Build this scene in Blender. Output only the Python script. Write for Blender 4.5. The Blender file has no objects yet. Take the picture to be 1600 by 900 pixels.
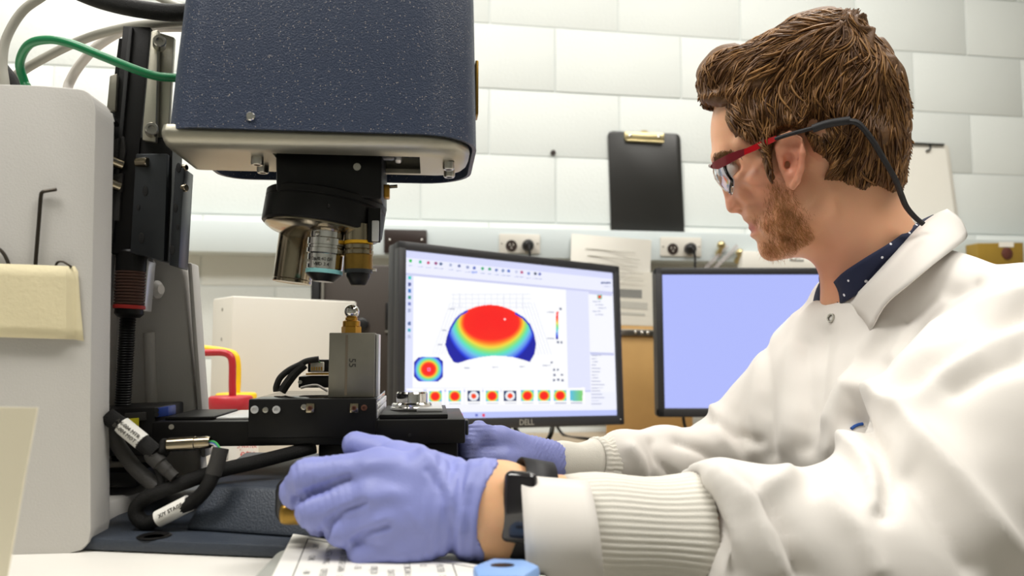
import bpy, bmesh, math, random
import numpy as np
from mathutils import Vector, Matrix

random.seed(7); np.random.seed(7)
scene = bpy.context.scene
COL = scene.collection
# ------------------------------------------------------------------ camera
FPX = 1200.0
PITCH = math.atan(98.0 / FPX)
CAM = Vector((0.0, 0.0, 0.955))
cam_data = bpy.data.cameras.new('camera')
cam_data.sensor_width = 36.0
cam_data.lens = 36.0 * FPX / 1600.0
cam_data.clip_start = 0.02
cam_data.clip_end = 60
cam_data.dof.use_dof = True
cam_data.dof.focus_distance = 0.78
cam_data.dof.aperture_fstop = 6.3
cam = bpy.data.objects.new('camera', cam_data)
cam.location = CAM
cam.rotation_euler = (math.pi / 2 + PITCH, 0, 0)
COL.objects.link(cam)
scene.camera = cam
# ------------------------------------------------------------------ world, exposure
world = bpy.data.worlds.new('world'); scene.world = world
world.use_nodes = True
world.node_tree.nodes['Background'].inputs[0].default_value = (1.0, 0.985, 0.96, 1)
world.node_tree.nodes['Background'].inputs[1].default_value = 0.38
scene.view_settings.view_transform = 'Standard'
scene.view_settings.look = 'None'
scene.view_settings.gamma = 1.0
scene.view_settings.use_curve_mapping = False
scene.view_settings.exposure = -0.22
# ceiling fluorescent fixtures give the light: (x, y, power); built further down as fixtures
FIXTURES = [(-0.9, 0.0, 34), (0.9, 0.0, 26), (-0.9, 1.4, 24), (0.9, 1.4, 24)]
CEIL = 2.75
for fx, fy, pw in FIXTURES:
    ld = bpy.data.lights.new('ceiling_light_tube', 'AREA')
    ld.shape = 'RECTANGLE'; ld.size = 1.15; ld.size_y = 0.5; ld.energy = pw
    ld.color = (1.0, 0.98, 0.94)
    lo = bpy.data.objects.new('ceiling_light_tube', ld)
    lo.location = (fx, fy, CEIL - 0.07); COL.objects.link(lo)

# ------------------------------------------------------------------ helpers
def ray(px, py):
    x = (px - 800.0) / FPX; y = (450.0 - py) / FPX
    c, s = math.cos(PITCH), math.sin(PITCH)
    return Vector((x, c - s * y, s + c * y))
def P(px, py, Y):
    d = ray(px, py)
    return CAM + d * (Y / d.y)
def on_z(px, py, z):
    d = ray(px, py)
    return CAM + d * ((z - CAM.z) / d.z)
def lin(h):
    h = h.lstrip('#')
    o = []
    for i in (0, 2, 4):
        c = int(h[i:i + 2], 16) / 255.0
        o.append(c / 12.92 if c <= 0.04045 else ((c + 0.055) / 1.055) ** 2.4)
    return (o[0], o[1], o[2], 1.0)
MATS = {}
def mat(name, col, rough=0.5, metal=0.0, bump=0.0, bscale=200.0, var=0.0, vscale=8.0, spec=0.5, emit=None, estr=1.0,
        trans=0.0, sss=0.0, coat=0.0, stretch=None, aniso=0.0, sheen=0.0):
    m = bpy.data.materials.new(name); m.use_nodes = True
    nt = m.node_tree; b = nt.nodes['Principled BSDF']
    c = lin(col) if isinstance(col, str) else col
    b.inputs['Base Color'].default_value = c
    b.inputs['Roughness'].default_value = rough
    b.inputs['Metallic'].default_value = metal
    b.inputs['Specular IOR Level'].default_value = spec
    if trans: b.inputs['Transmission Weight'].default_value = trans
    if coat: b.inputs['Coat Weight'].default_value = coat
    if aniso: b.inputs['Anisotropic'].default_value = aniso
    if sheen: b.inputs['Sheen Weight'].default_value = sheen
    if sss:
        b.inputs['Subsurface Weight'].default_value = sss
        b.inputs['Subsurface Radius'].default_value = (0.012, 0.004, 0.002)
        b.inputs['Subsurface Scale'].default_value = 1.0
    if emit is not None:
        b.inputs['Emission Color'].default_value = lin(emit) if isinstance(emit, str) else emit
        b.inputs['Emission Strength'].default_value = estr
    tc = nt.nodes.new('ShaderNodeTexCoord'); src = tc.outputs['Object']
    if stretch:
        mp = nt.nodes.new('ShaderNodeMapping'); mp.inputs['Scale'].default_value = stretch
        nt.links.new(src, mp.inputs['Vector']); src = mp.outputs['Vector']
    n = nt.nodes.new('ShaderNodeTexNoise'); n.inputs['Scale'].default_value = vscale; n.inputs['Detail'].default_value = 4
    nt.links.new(src, n.inputs['Vector'])
    mx = nt.nodes.new('ShaderNodeMix'); mx.data_type = 'RGBA'
    v = max(var, 0.02)
    mx.inputs[6].default_value = tuple(min(1, c[i] * (1 - v)) for i in range(3)) + (1,)
    mx.inputs[7].default_value = tuple(min(1, c[i] * (1 + v)) for i in range(3)) + (1,)
    nt.links.new(n.outputs['Fac'], mx.inputs[0]); nt.links.new(mx.outputs[2], b.inputs['Base Color'])
    if bump:
        n2 = nt.nodes.new('ShaderNodeTexNoise'); n2.inputs['Scale'].default_value = bscale; n2.inputs['Detail'].default_value = 3
        nt.links.new(src, n2.inputs['Vector'])
        bp = nt.nodes.new('ShaderNodeBump'); bp.inputs['Strength'].default_value = bump; bp.inputs['Distance'].default_value = 0.002
        nt.links.new(n2.outputs['Fac'], bp.inputs['Height']); nt.links.new(bp.outputs['Normal'], b.inputs['Normal'])
    MATS[name] = m
    return m

def orient(axis):
    a = Vector(axis).normalized()
    return a.to_track_quat('Z', 'Y').to_matrix().to_4x4()
def catmull(pts, n=8, closed=False):
    pts = [Vector(p) for p in pts]; out = []
    N = len(pts)
    segs = N if closed else N - 1
    for i in range(segs):
        if closed:
            p0, p1, p2, p3 = pts[(i - 1) % N], pts[i], pts[(i + 1) % N], pts[(i + 2) % N]
        else:
            p1, p2 = pts[i], pts[i + 1]
            p0 = pts[i - 1] if i > 0 else p1 * 2 - p2
            p3 = pts[i + 2] if i + 2 < N else p2 * 2 - p1
        for k in range(n):
            t = k / n
            out.append(0.5 * ((2 * p1) + (p2 - p0) * t + (2 * p0 - 5 * p1 + 4 * p2 - p3) * t * t + (3 * p1 - p0 - 3 * p2 + p3) * t ** 3))
    if not closed: out.append(pts[-1])
    return out

class MB:
    """collects shapes of ONE part; build() links them as one mesh object"""
    def __init__(s): s.bm = bmesh.new()
    def _add(s, verts, faces, M=None):
        vs = [s.bm.verts.new(M @ Vector(v) if M is not None else Vector(v)) for v in verts]
        for f in faces:
            try: s.bm.faces.new([vs[i] for i in f])
            except ValueError: pass
        return vs
    def box(s, c, size, M=None, bev=0.0, seg=2):
        t = bmesh.new()
        bmesh.ops.create_cube(t, size=1.0)
        for v in t.verts: v.co = Vector((v.co.x * size[0], v.co.y * size[1], v.co.z * size[2]))
        if bev > 0: bmesh.ops.bevel(t, geom=t.edges[:], offset=bev, segments=seg, profile=0.5, affect='EDGES')
        T = Matrix.Translation(c)
        if M is not None: T = M @ T
        s._merge(t, T); return s
    def _merge(s, t, T):
        me = bpy.data.meshes.new('t'); t.to_mesh(me); t.free()
        me.transform(T); s.bm.from_mesh(me); bpy.data.meshes.remove(me)
    def prism(s, poly, d0, d1, M=None, bev=0.0, seg=2):
        """poly in (x,z), extruded along y from d0 to d1"""
        t = bmesh.new()
        a = [t.verts.new((x, d0, z)) for x, z in poly]
        b = [t.verts.new((x, d1, z)) for x, z in poly]
        t.faces.new(a); t.faces.new(b[::-1])
        n = len(poly)
        for i in range(n):
            t.faces.new((a[i], b[i], b[(i + 1) % n], a[(i + 1) % n]))
        bmesh.ops.recalc_face_normals(t, faces=t.faces[:])
        if bev > 0:
            bmesh.ops.bevel(t, geom=t.edges[:], offset=bev, segments=seg, profile=0.5, affect='EDGES', clamp_overlap=True)
        s._merge(t, M if M is not None else Matrix.Identity(4)); return s
    def lathe(s, prof, M=None, n=32, cap=True):
        """prof: (r, h) pairs turned about z"""
        vs = []; fs = []
        for r, h in prof:
            for k in range(n):
                a = 2 * math.pi * k / n
                vs.append((r * math.cos(a), r * math.sin(a), h))
        for i in range(len(prof) - 1):
            for k in range(n):
                fs.append((i * n + k, i * n + (k + 1) % n, (i + 1) * n + (k + 1) % n, (i + 1) * n + k))
        if cap:
            fs.append(tuple(range(n))[::-1]); fs.append(tuple(range((len(prof) - 1) * n, len(prof) * n)))
        s._add(vs, fs, M); return s
    def cyl(s, a, b, r, r2=None, n=20, bev=0.0):
        a, b = Vector(a), Vector(b); L = (b - a).length; r2 = r if r2 is None else r2
        M = Matrix.Translation(a) @ orient(b - a)
        if bev > 0: prof = [(r - bev, 0), (r, bev), (r2, L - bev), (r2 - bev, L)]
        else: prof = [(r, 0), (r2, L)]
        return s.lathe(prof, M, n)
    def sphere(s, c, r, n=24, sc=(1, 1, 1)):
        t = bmesh.new(); bmesh.ops.create_uvsphere(t, u_segments=n, v_segments=n // 2, radius=r)
        s._merge(t, Matrix.Translation(c) @ Matrix.Diagonal((*sc, 1))); return s
    def tube(s, pts, r, n=10, cap=True):
        pts = [Vector(p) for p in pts]; N = len(pts)
        rr = r if isinstance(r, (list, tuple)) else [r] * N
        if len(rr) != N: rr = [rr[min(len(rr) - 1, int(i * len(rr) / N))] for i in range(N)]
        t0 = (pts[1] - pts[0]).normalized()
        up = Vector((0, 0, 1)) if abs(t0.z) < 0.9 else Vector((1, 0, 0))
        u = t0.cross(up).normalized()
        vs = []; fs = []
        for i in range(N):
            t = (pts[min(i + 1, N - 1)] - pts[max(i - 1, 0)]).normalized()
            u = (u - t * u.dot(t)).normalized(); w = t.cross(u)
            for k in range(n):
                a = 2 * math.pi * k / n
                vs.append(pts[i] + (u * math.cos(a) + w * math.sin(a)) * rr[i])
        for i in range(N - 1):
            for k in range(n):
                fs.append((i * n + k, i * n + (k + 1) % n, (i + 1) * n + (k + 1) % n, (i + 1) * n + k))
        if cap: fs.append(tuple(range(n))[::-1]); fs.append(tuple(range((N - 1) * n, N * n)))
        s._add(vs, fs); return s
    def grid(s, rows, closed=False):
        """rows: list of equally long point lists"""
        n = len(rows[0]); vs = [p for r in rows for p in r]; fs = []
        for i in range(len(rows) - 1):
            for k in range(n if closed else n - 1):
                fs.append((i * n + k, i * n + (k + 1) % n, (i + 1) * n + (k + 1) % n, (i + 1) * n + k))
        s._add(vs, fs); return s
    def quad(s, a, b, c, d): s._add([a, b, c, d], [(0, 1, 2, 3)]); return s
    def build(s, name, material, parent=None, smooth=True, M=None, angle=35):
        bmesh.ops.recalc_face_normals(s.bm, faces=s.bm.faces[:])
        me = bpy.data.meshes.new(name); s.bm.to_mesh(me); s.bm.free()
        if M is not None: me.transform(M)
        return link(name, me, material, parent, smooth, angle)
def link(name, me, material, parent=None, smooth=True, angle=35):
    o = bpy.data.objects.new(name, me); COL.objects.link(o)
    if material is not None and len(me.materials) == 0: me.materials.append(MATS[material] if isinstance(material, str) else material)
    if smooth:
        me.polygons.foreach_set('use_smooth', [True] * len(me.polygons))
        try: me.set_sharp_from_angle(angle=math.radians(angle))
        except Exception: pass
    if parent is not None: attach(o, parent)
    return o
def world_of(o):
    return (world_of(o.parent) @ o.matrix_parent_inverse if o.parent else Matrix.Identity(4)) @ o.matrix_basis
def attach(o, parent):
    o.parent = parent; o.matrix_parent_inverse = world_of(parent).inverted()
def tag(o, label=None, cat=None, group=None, kind=None):
    if label: o['label'] = label
    if cat: o['category'] = cat
    if group: o['group'] = group
    if kind: o['kind'] = kind
    return o
def thing(name, label, cat, loc=(0, 0, 0), group=None, rz=0.0):
    e = bpy.data.objects.new(name, None); e.empty_display_size = 0.05
    e.location = loc; e.rotation_euler = (0, 0, rz); COL.objects.link(e)
    return tag(e, label, cat, group)
def text_mesh(name, body, size, material, M, parent=None, extrude=0.0002, align='CENTER'):
    cu = bpy.data.curves.new(name, 'FONT'); cu.body = body; cu.size = size; cu.extrude = extrude
    cu.align_x = align; cu.align_y = 'CENTER'; cu.resolution_u = 2
    o = bpy.data.objects.new(name, cu); COL.objects.link(o)
    bpy.context.view_layer.update()
    me = bpy.data.meshes.new_from_object(o.evaluated_get(bpy.context.evaluated_depsgraph_get()))
    bpy.data.objects.remove(o); bpy.data.curves.remove(cu)
    me.transform(M); me.materials.clear()
    return link(name, me, material, parent, smooth=False)
def frame(origin, xdir, ydir):
    """matrix: local x,y in a plane, z = normal"""
    x = Vector(xdir).normalized(); z = x.cross(Vector(ydir)).normalized(); y = z.cross(x)
    M = Matrix.Identity(4)
    for i in range(3):
        M[i][0] = x[i]; M[i][1] = y[i]; M[i][2] = z[i]; M[i][3] = origin[i]
    return M
# ------------------------------------------------------------------ materials of the room
mat('wall_paint', '#DDE1DE', 0.75, bump=0.35, bscale=120, var=0.03, vscale=6)
mat('mortar_paint', '#D3D8D6', 0.8, bump=0.4, bscale=160, var=0.04)
mat('raceway_grey', '#CDD6D7', 0.45, var=0.02)
mat('ceiling_white', '#E4E4E0', 0.9)
mat('floor_vinyl', '#A9A59C', 0.5, var=0.08)
mat('table_white', '#E6E3DC', 0.35, bump=0.05, bscale=500, var=0.02)
mat('desk_tan', '#B9A78E', 0.45, var=0.08, vscale=20, stretch=(2, 30, 2))
mat('fixture_white', '#F0F0EE', 0.5)
mat('diffuser_glow', '#FFFFFF', 0.5, emit='#FFF7E8', estr=3.0)
mat('black_plastic', '#141416', 0.35)
mat('black_matte', '#1A1918', 0.6, bump=0.1, bscale=600)
mat('outlet_brown', '#2A1C17', 0.4)
mat('steel', '#B9B6AE', 0.28, metal=1.0, var=0.05, vscale=60)
mat('chrome', '#DAD8D4', 0.08, metal=1.0)
mat('brass_plated', '#C9B98C', 0.3, metal=1.0)
mat('paper', '#EFECE3', 0.8, var=0.01)
mat('paper_cream', '#F2E9CF', 0.85, var=0.02)
mat('paper_old', '#DCD8CC', 0.8, var=0.02)
mat('ink_grey', '#8A8A86', 0.9)
mat('ink_faint', '#BDBBB2', 0.9)
mat('ink_dark', '#4A4742', 0.9)

Z_DESK = 0.715          # tan desk against the wall
Z_TAB = 0.805           # white instrument table in front
# wall frame: s along the wall, d out of the wall towards the room
WA = math.radians(9.0)
WO = P(750, 241, 2.262)
WT = Vector((math.cos(WA), math.sin(WA), 0)); WN = Vector((math.sin(WA), -math.cos(WA), 0))
WM = Matrix.Identity(4)
for i in range(3):
    WM[i][0] = WT[i]; WM[i][1] = -WN[i]; WM[i][2] = (0, 0, 1)[i]
WM[0][3], WM[1][3] = WO.x, WO.y      # local: x = s, y = into the wall, z = world z
WMI = WM.inverted()
def W(px, py, d=0.0):
    """local (s, -d, z) where the sight line meets the plane d in front of the wall"""
    a = WMI @ CAM; r = WMI.to_3x3() @ ray(px, py)
    t = (-d - a.y) / r.y
    return a + r * t
def wl(s, d, z): return WM @ Vector((s, -d, z))

# ------------------------------------------------------------------ structure
wall = MB().box((0.35, 0.053, 1.375), (5.6, 0.1, 2.75), M=WM).build('wall_back', 'mortar_paint', smooth=False)
tag(wall, 'white painted concrete block wall behind the monitors', kind='structure')
bw, bh, gap = 0.4064, 0.2032, 0.0045
z_ref = WO.z
j867 = W(867, 90).x
bmesh_block = MB().box((0, 0, 0), (bw - gap, 0.02, bh - gap), bev=0.0025, seg=2)
block = bmesh_block.build('concrete_block', 'wall_paint', wall)
block_me = block.data
first = True
rows = range(-10, 10)
for r in rows:
    z = z_ref + (r + 0.5) * bh
    if z - bh / 2 < -0.05 or z + bh / 2 > 2.85: continue
    off = j867 if r % 2 == 1 else j867 - bw / 2     # row just above the reference joint +1 has a joint at 867
    for k in range(-6, 7):
        s = off + (k + 0.5) * bw
        if s < -2.2 or s > 2.9: continue
        o = block if first else block.copy()
        if not first: COL.objects.link(o)
        first = False
        o.parent = wall; o.matrix_parent_inverse = Matrix.Identity(4)
        o.matrix_basis = WM @ Matrix.Translation((s, 0.01 + random.uniform(-0.0008, 0.0008), z))
floor = MB().box((0.3, 0.6, -0.05), (6.5, 6.0, 0.1)).build('floor', 'floor_vinyl', smooth=False)
tag(floor, 'grey vinyl floor of the laboratory', kind='structure')
ceil = MB().box((0.3, 0.6, CEIL + 0.05), (6.5, 6.0, 0.1)).build('ceiling', 'ceiling_white', smooth=False)
tag(ceil, 'white ceiling of the laboratory', kind='structure')
for i, (fx, fy, pw) in enumerate(FIXTURES):
    t = thing('ceiling_light', ['fluorescent ceiling light over the instrument', 'fluorescent ceiling light over the seated person',
              'fluorescent ceiling light near the wall, left', 'fluorescent ceiling light near the wall, right'][i], 'ceiling light', (fx, fy, CEIL), 'ceiling lights')
    MB().box((fx, fy, CEIL - 0.02), (1.22, 0.6, 0.04), bev=0.004).build('frame', 'fixture_white', t)
    MB().box((fx, fy, CEIL - 0.05), (1.16, 0.54, 0.02), bev=0.004).build('diffuser', 'diffuser_glow', t)

mat('contrast_grey', '#9FA19C', 0.8, var=0.03)  # unseen walls added in mid grey so the metal parts reflect darker tones
for nm, c_, s_ in (('wall_left', (-2.45, 0.1, CEIL / 2), (0.1, 4.9, CEIL)), ('wall_right', (2.95, 0.35, CEIL / 2), (0.1, 5.4, CEIL)), ('wall_rear', (0.25, -2.3, CEIL / 2), (5.5, 0.1, CEIL))):
    o = MB().box(c_, s_).build(nm, 'contrast_grey', smooth=False); tag(o, 'unseen laboratory wall, added in grey for contrast in metal reflections', kind='structure')
# desk along the wall
dk = thing('desk', 'long tan desk standing against the block wall under both monitors', 'desk', WM @ Vector((0.35, -0.45, 0)))
MB().box((0.35, -0.555, Z_DESK - 0.015), (4.6, 1.1, 0.03), M=WM, bev=0.004).build('desktop', 'desk_tan', dk)
for sx in (-1.85, 2.55):
    MB().box((sx, -0.5, (Z_DESK - 0.03) / 2), (0.04, 0.8, Z_DESK - 0.03), M=WM).build('side_panel', 'table_white', dk)
# ------------------------------------------------------------------ things on the wall
mat('clipboard_black', '#232220', 0.35, bump=0.05, bscale=30, var=0.1)
mat('hardboard', '#C29A5F', 0.6, var=0.06, vscale=25, bump=0.05)
mat('mustard', '#9A7C2C', 0.5, var=0.1, vscale=40)
mat('rust_brown', '#5B2F24', 0.6, var=0.3, vscale=90)
mat('clear_plastic', '#F4EEEE', 0.1, trans=0.75)
mat('white_enamel', '#DAD6CC', 0.45, var=0.015)
mat('pc_brown', '#3A322C', 0.5, bump=0.1, bscale=700, var=0.05)
mat('pc_edge', '#6A675F', 0.5)
mat('bezel', '#2C2C2E', 0.45, bump=0.08, bscale=900)
mat('silver_print', '#C9C7BE', 0.4, metal=0.6)
mat('screen_blue', '#000000', 0.25, emit='#B3BDFF', estr=1.15)
mat('cap_red', '#B3262F', 0.4, var=0.05)
mat('straw_red', '#B01F28', 0.35)
mat('cap_yellow', '#F2C40F', 0.4)
mat('bottle_white', '#E9E6DF', 0.4, sss=0.05)
mat('ink_red', '#D0524E', 0.7)
mat('key_grey', '#3C4048', 0.5)

def round_poly(c, r, n=4):
    """c: list of (x,z) corners; returns polygon with rounded corners"""
    out = []; N = len(c)
    for i in range(N):
        p = Vector(c[i]); a = (Vector(c[i - 1]) - p); b = (Vector(c[(i + 1) % N]) - p)
        rr = min(r, a.length * 0.45, b.length * 0.45)
        p0 = p + a.normalized() * rr; p1 = p + b.normalized() * rr
        for k in range(n + 1):
            t = k / n
            out.append(tuple((p0 * (1 - t) ** 2 + p * 2 * t * (1 - t) + p1 * t * t)))
    return out
def wp(px, py, d):
    q = W(px, py, d); return (q.x, q.z)
def wprism(px, d0, d1, r=0.0, bev=0.0):
    pl = [wp(x, y, d1) for x, y in px]
    if r: pl = round_poly(pl, r)
    return MB().prism(pl, -d1, -d0, M=WM, bev=bev)
def wbase(px, py, d): q = W(px, py, d); return WM @ q

t = thing('clipboard', 'black clipboard with a metal clip hanging on the block wall', 'clipboard', wbase(1010, 368, 0))
wprism([(950, 204), (1063, 209), (1070, 370), (955, 365)], 0.002, 0.007, r=0.018, bev=0.001).build('board', 'clipboard_black', t)
cl = wprism([(976, 206), (1038, 208.5), (1038, 221), (976, 218)], 0.0075, 0.013, r=0.004, bev=0.0015).build('clip', 'brass_plated', t)
for q in ((984, 212.5), (1029, 214)):
    a = W(*q, 0.0132); MB().sphere(WM @ a, 0.007, sc=(1, 1, 1)).build('rivet', 'chrome', cl)
a, b = W(978, 219, 0.016), W(1037, 222, 0.016)
MB().cyl(WM @ a, WM @ b, 0.004, n=12).build('clip_lip', 'brass_plated', cl)
wprism([(1002, 203.5), (1012, 204), (1012, 208), (1002, 207.5)], 0.008, 0.011, r=0.003).build('hanging_tab', 'brass_plated', cl)

t = thing('clipboard', 'white clipboard with paper and a black wire clip behind the person', 'clipboard', wbase(1450, 350, 0))
wprism([(1398, 222), (1482, 226), (1499, 352), (1406, 350)], 0.002, 0.006, r=0.012, bev=0.001).build('board', 'white_enamel', t)
wprism([(1402, 229), (1477, 232), (1493, 347), (1410, 345)], 0.0065, 0.0075).build('paper_sheet', 'paper', t)
q = [WM @ W(x, y, 0.012) for x, y in ((1404, 223), (1430, 224), (1452, 225), (1475, 226))]
wire = MB().tube(catmull(q, 4), 0.0035, n=8).build('wire_clip', 'black_plastic', t)
q = [WM @ W(x, y, 0.012) for x, y in ((1453, 225), (1454, 231), (1451, 235), (1447, 236))]
MB().tube(catmull(q, 4), 0.003, n=8).build('clip_hook', 'black_plastic', wire)

t = thing('wall_notice', 'printed notice taped to the wall, upper sheet above the tan clipboard', 'paper', wbase(955, 450, 0))
rows = []
for j in range(9):
    v = j / 8
    rows.append([WM @ W((893 + 9 * v * 0 + 6 * (1 - v) * 0 + (1018 - 893) * u - 3 * v), 365 + 10 * u + 82 * v, 0.097 + 0.012 * math.sin(u * 3 + v * 2)) for u in [k / 10 for k in range(11)]])
MB().grid(rows).build('sheet', 'paper', t)
for k in range(5):
    y = 388 + k * 11
    MB().tube([WM @ W(912 + random.uniform(0, 8), y, 0.1105), WM @ W(990 + random.uniform(0, 18), y + 7, 0.1095)], 0.0011, n=4).build('print_line', 'ink_faint', t)
t = thing('wall_notice', 'grey printed sheet hanging lower on the wall, between the two monitors', 'paper', wbase(980, 508, 0))
wprism([(905, 420), (1024, 426), (1024, 509), (905, 506)], 0.090, 0.0915).build('sheet', 'paper_old', t)
for (x0, y0, x1, y1, m) in ((940, 450, 1003, 463, 'ink_grey'), (966, 470, 1012, 481, 'ink_faint'), (966, 487, 1008, 491, 'ink_faint')):
    wprism([(x0, y0), (x1, y0 + 3), (x1, y1 + 3), (x0, y1)], 0.0916, 0.0922).build('printed_block', m, t)

t = thing('clipboard', 'tan hardboard clipboard standing on the desk between the monitors', 'clipboard', wbase(1015, 684, 0.1))
wprism([(957, 508), (1080, 511), (1083, 683), (947, 681)], 0.1, 0.104, r=0.012, bev=0.001).build('board', 'hardboard', t)
cl = wprism([(968, 514), (1050, 516), (1050, 526), (968, 524)], 0.105, 0.112, r=0.004, bev=0.0015).build('clip', 'steel', t)
for q in ((993, 519), (1003, 519.5), (1012, 520)):
    MB().sphere(WM @ W(*q, 0.112), 0.005).build('rivet', 'chrome', cl)

# cable raceway with outlets
za, zb = W(300, 343, 0.09).z, W(300, 393, 0.09).z
t = thing('cable_raceway', 'pale grey cable raceway running along the block wall', 'raceway', wl(0.35, 0, zb))
MB().box((0.35, -0.045, (za + zb) / 2), (4.6, 0.09, za - zb), M=WM, bev=0.003).build('channel', 'raceway_grey', t)
D0 = 0.0905
def outlet(cx, cy, lab, w=64, h=30):
    t = thing('power_outlet', lab, 'outlet', wbase(cx, cy, D0), 'power outlets on the raceway')
    wprism([(cx - w / 2, cy - h / 2), (cx + w / 2, cy - h / 2 + 1.2), (cx + w / 2, cy + h / 2 + 1.2), (cx - w / 2, cy + h / 2)], D0, D0 + 0.004, r=0.004, bev=0.001).build('cover_plate', 'white_enamel', t)
    for sx in (-13, 13):
        q = W(cx + sx, cy + 4, D0 + 0.004)
        M = WM @ Matrix.Translation(q) @ Matrix.Rotation(math.pi / 2, 4, 'X')
        s = MB().lathe([(0.0165, 0), (0.0165, 0.0025), (0.0155, 0.0032)], M, 24).build('socket', 'outlet_brown', t)
        for dx, dz in ((-0.005, 0.003), (0.005, 0.003), (0, -0.006)):
            MB().box((q.x + dx, q.y - 0.0035, q.z + dz), (0.002, 0.001, 0.006), M=WM).build('slot', 'paper_old', s)
    for sx in (-w / 2 + 4, w / 2 - 4):
        q = W(cx + sx, cy, D0 + 0.004)
        MB().sphere(WM @ q, 0.003, n=10).build('screw', 'steel', t)
def plug(px, py, path, lab):
    t = thing('power_plug', lab, 'plug', wbase(px, py, D0 + 0.006), 'plugs in the raceway outlets')
    q = W(px, py, D0 + 0.007)
    M = WM @ Matrix.Translation(q) @ Matrix.Rotation(math.pi / 2, 4, 'X')
    MB().lathe([(0.014, 0), (0.0165, 0.004), (0.0165, 0.018), (0.011, 0.028), (0.006, 0.032)], M, 20).build('plug_body', 'black_plastic', t)
    pts = [WM @ Vector((q.x, q.y - 0.03, q.z))] + [wbase(x, y, D0 + 0.04) for x, y in path]
    MB().tube(catmull(pts, 6), 0.0035, n=8).build('cord', 'black_plastic', t)
outlet(812, 380, 'double power outlet on the raceway above the left monitor')
plug(824, 384, [(827, 390), (828, 400), (827, 420), (826, 450)], 'black plug with cord in the outlet above the left monitor')
outlet(1064, 385, 'double power outlet on the raceway right of the black clipboard')
plug(1077, 389, [(1084, 391), (1086, 402), (1086, 425), (1087, 460)], 'black plug with cord in the outlet right of the black clipboard')
t = thing('cover_plate', 'dark brown blank cover plate on the raceway behind the turret', 'cover plate', wbase(634, 376, D0))
wprism([(600, 358), (667, 359.5), (667, 396), (600, 395)], D0, D0 + 0.006, r=0.003, bev=0.001).build('plate', 'outlet_brown', t)
for x in (609, 659):
    MB().sphere(WM @ W(x, 375, D0 + 0.007), 0.004, n=12).build('screw', 'chrome', t)
for (x, y, lab) in ((1127, 383, 'round silver knob on the raceway in front of the face, upper one'), (1156, 395, 'round silver knob on the raceway beside the white box')):
    t = thing('metal_knob', lab, 'knob', wbase(x, y, D0), 'silver knobs on the raceway')
    q = W(x, y, D0 + 0.02)
    MB().sphere(WM @ q, 0.0125, n=20).build('knob_ball', 'brass_plated', t)
    MB().cyl(WM @ Vector((q.x - 0.002, -D0, q.z - 0.026)), WM @ Vector((q.x, q.y, q.z - 0.006)), 0.009, 0.006, n=16).build('stem', 'brass_plated', t)
t = thing('plastic_ruler', 'two clear plastic strips leaning on the raceway under the chin', 'ruler', wbase(1110, 418, D0 + 0.02))
for dx in (0, 15):
    a, b = W(1098 + dx, 424, D0 + 0.014), W(1136 + dx, 384, D0 + 0.006)
    dv = (b - a).normalized() * 1.0; nx = Vector((-dv.z, 0, dv.x)) * 0.0055
    MB().prism([((a - nx).x, (a - nx).z), ((a + nx).x, (a + nx).z), ((b + nx).x, (b + nx).z), ((b - nx).x, (b - nx).z)], -D0 - 0.012, -D0 - 0.010, M=WM).build('strip', 'clear_plastic', t)
t = thing('switch_box', 'white switch box on the raceway just below the chin', 'box', wbase(1220, 418, D0))
wprism([(1160, 392), (1290, 396), (1290, 424), (1160, 420)], D0, D0 + 0.035, r=0.004, bev=0.002).build('housing', 'paper', t)
wprism([(1234, 405), (1256, 406), (1256, 409), (1234, 408)], D0 + 0.035, D0 + 0.0358).build('printed_label', 'ink_grey', t)
t = thing('sensor_box', 'mustard coloured box with a round dark dial behind the shoulder', 'box', wbase(1565, 418, D0))
wprism([(1527, 380), (1599, 379), (1600, 418), (1529, 418)], D0, D0 + 0.05, bev=0.002).build('housing', 'mustard', t)
q = W(1573, 396, D0 + 0.05)
MB().lathe([(0.019, 0), (0.019, 0.003), (0.014, 0.006)], WM @ Matrix.Translation(q) @ Matrix.Rotation(math.pi / 2, 4, 'X'), 24).build('dial', 'rust_brown', t)
wprism([(1561, 378), (1584, 378), (1584, 386), (1561, 386)], D0 + 0.05, D0 + 0.051).build('paper_tag', 'paper', t)
t = thing('wall_anchor', 'small dark screw anchor in a mortar joint left of the black clipboard', 'screw', wbase(864, 239, 0))
q = W(864, 239, 0.0)
MB().lathe([(0.008, -0.004), (0.008, 0.006), (0.005, 0.009)], WM @ Matrix.Translation(q) @ Matrix.Rotation(math.pi / 2, 4, 'X'), 14).build('screw_head', 'outlet_brown', t)

# ------------------------------------------------------------------ monitors
def cmap(t):
    """deep blue -> blue grey -> cyan -> green -> yellow -> red (t: 0 red .. 1 blue)"""
    xs = [0, 0.42, 0.50, 0.58, 0.66, 0.74, 0.82, 0.90, 0.96, 1.0]
    cs = np.array([[248, 20, 15], [250, 30, 15], [255, 120, 20], [245, 215, 60], [150, 225, 110], [90, 225, 190], [110, 190, 235], [90, 130, 235], [25, 55, 215], [10, 20, 160]], float)
    return np.stack([np.interp(t, xs, cs[:, i]) for i in range(3)], -1)
def polydist(pts, line):
    best = np.full(len(pts), 1e9)
    for (x0, y0), (x1, y1) in zip(line[:-1], line[1:]):
        dx, dy = x1 - x0, y1 - y0; L2 = dx * dx + dy * dy + 1e-12
        t = np.clip(((pts[:, 0] - x0) * dx + (pts[:, 1] - y0) * dy) / L2, 0, 1)
        best = np.minimum(best, np.hypot(pts[:, 0] - x0 - t * dx, pts[:, 1] - y0 - t * dy))
    return best
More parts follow.
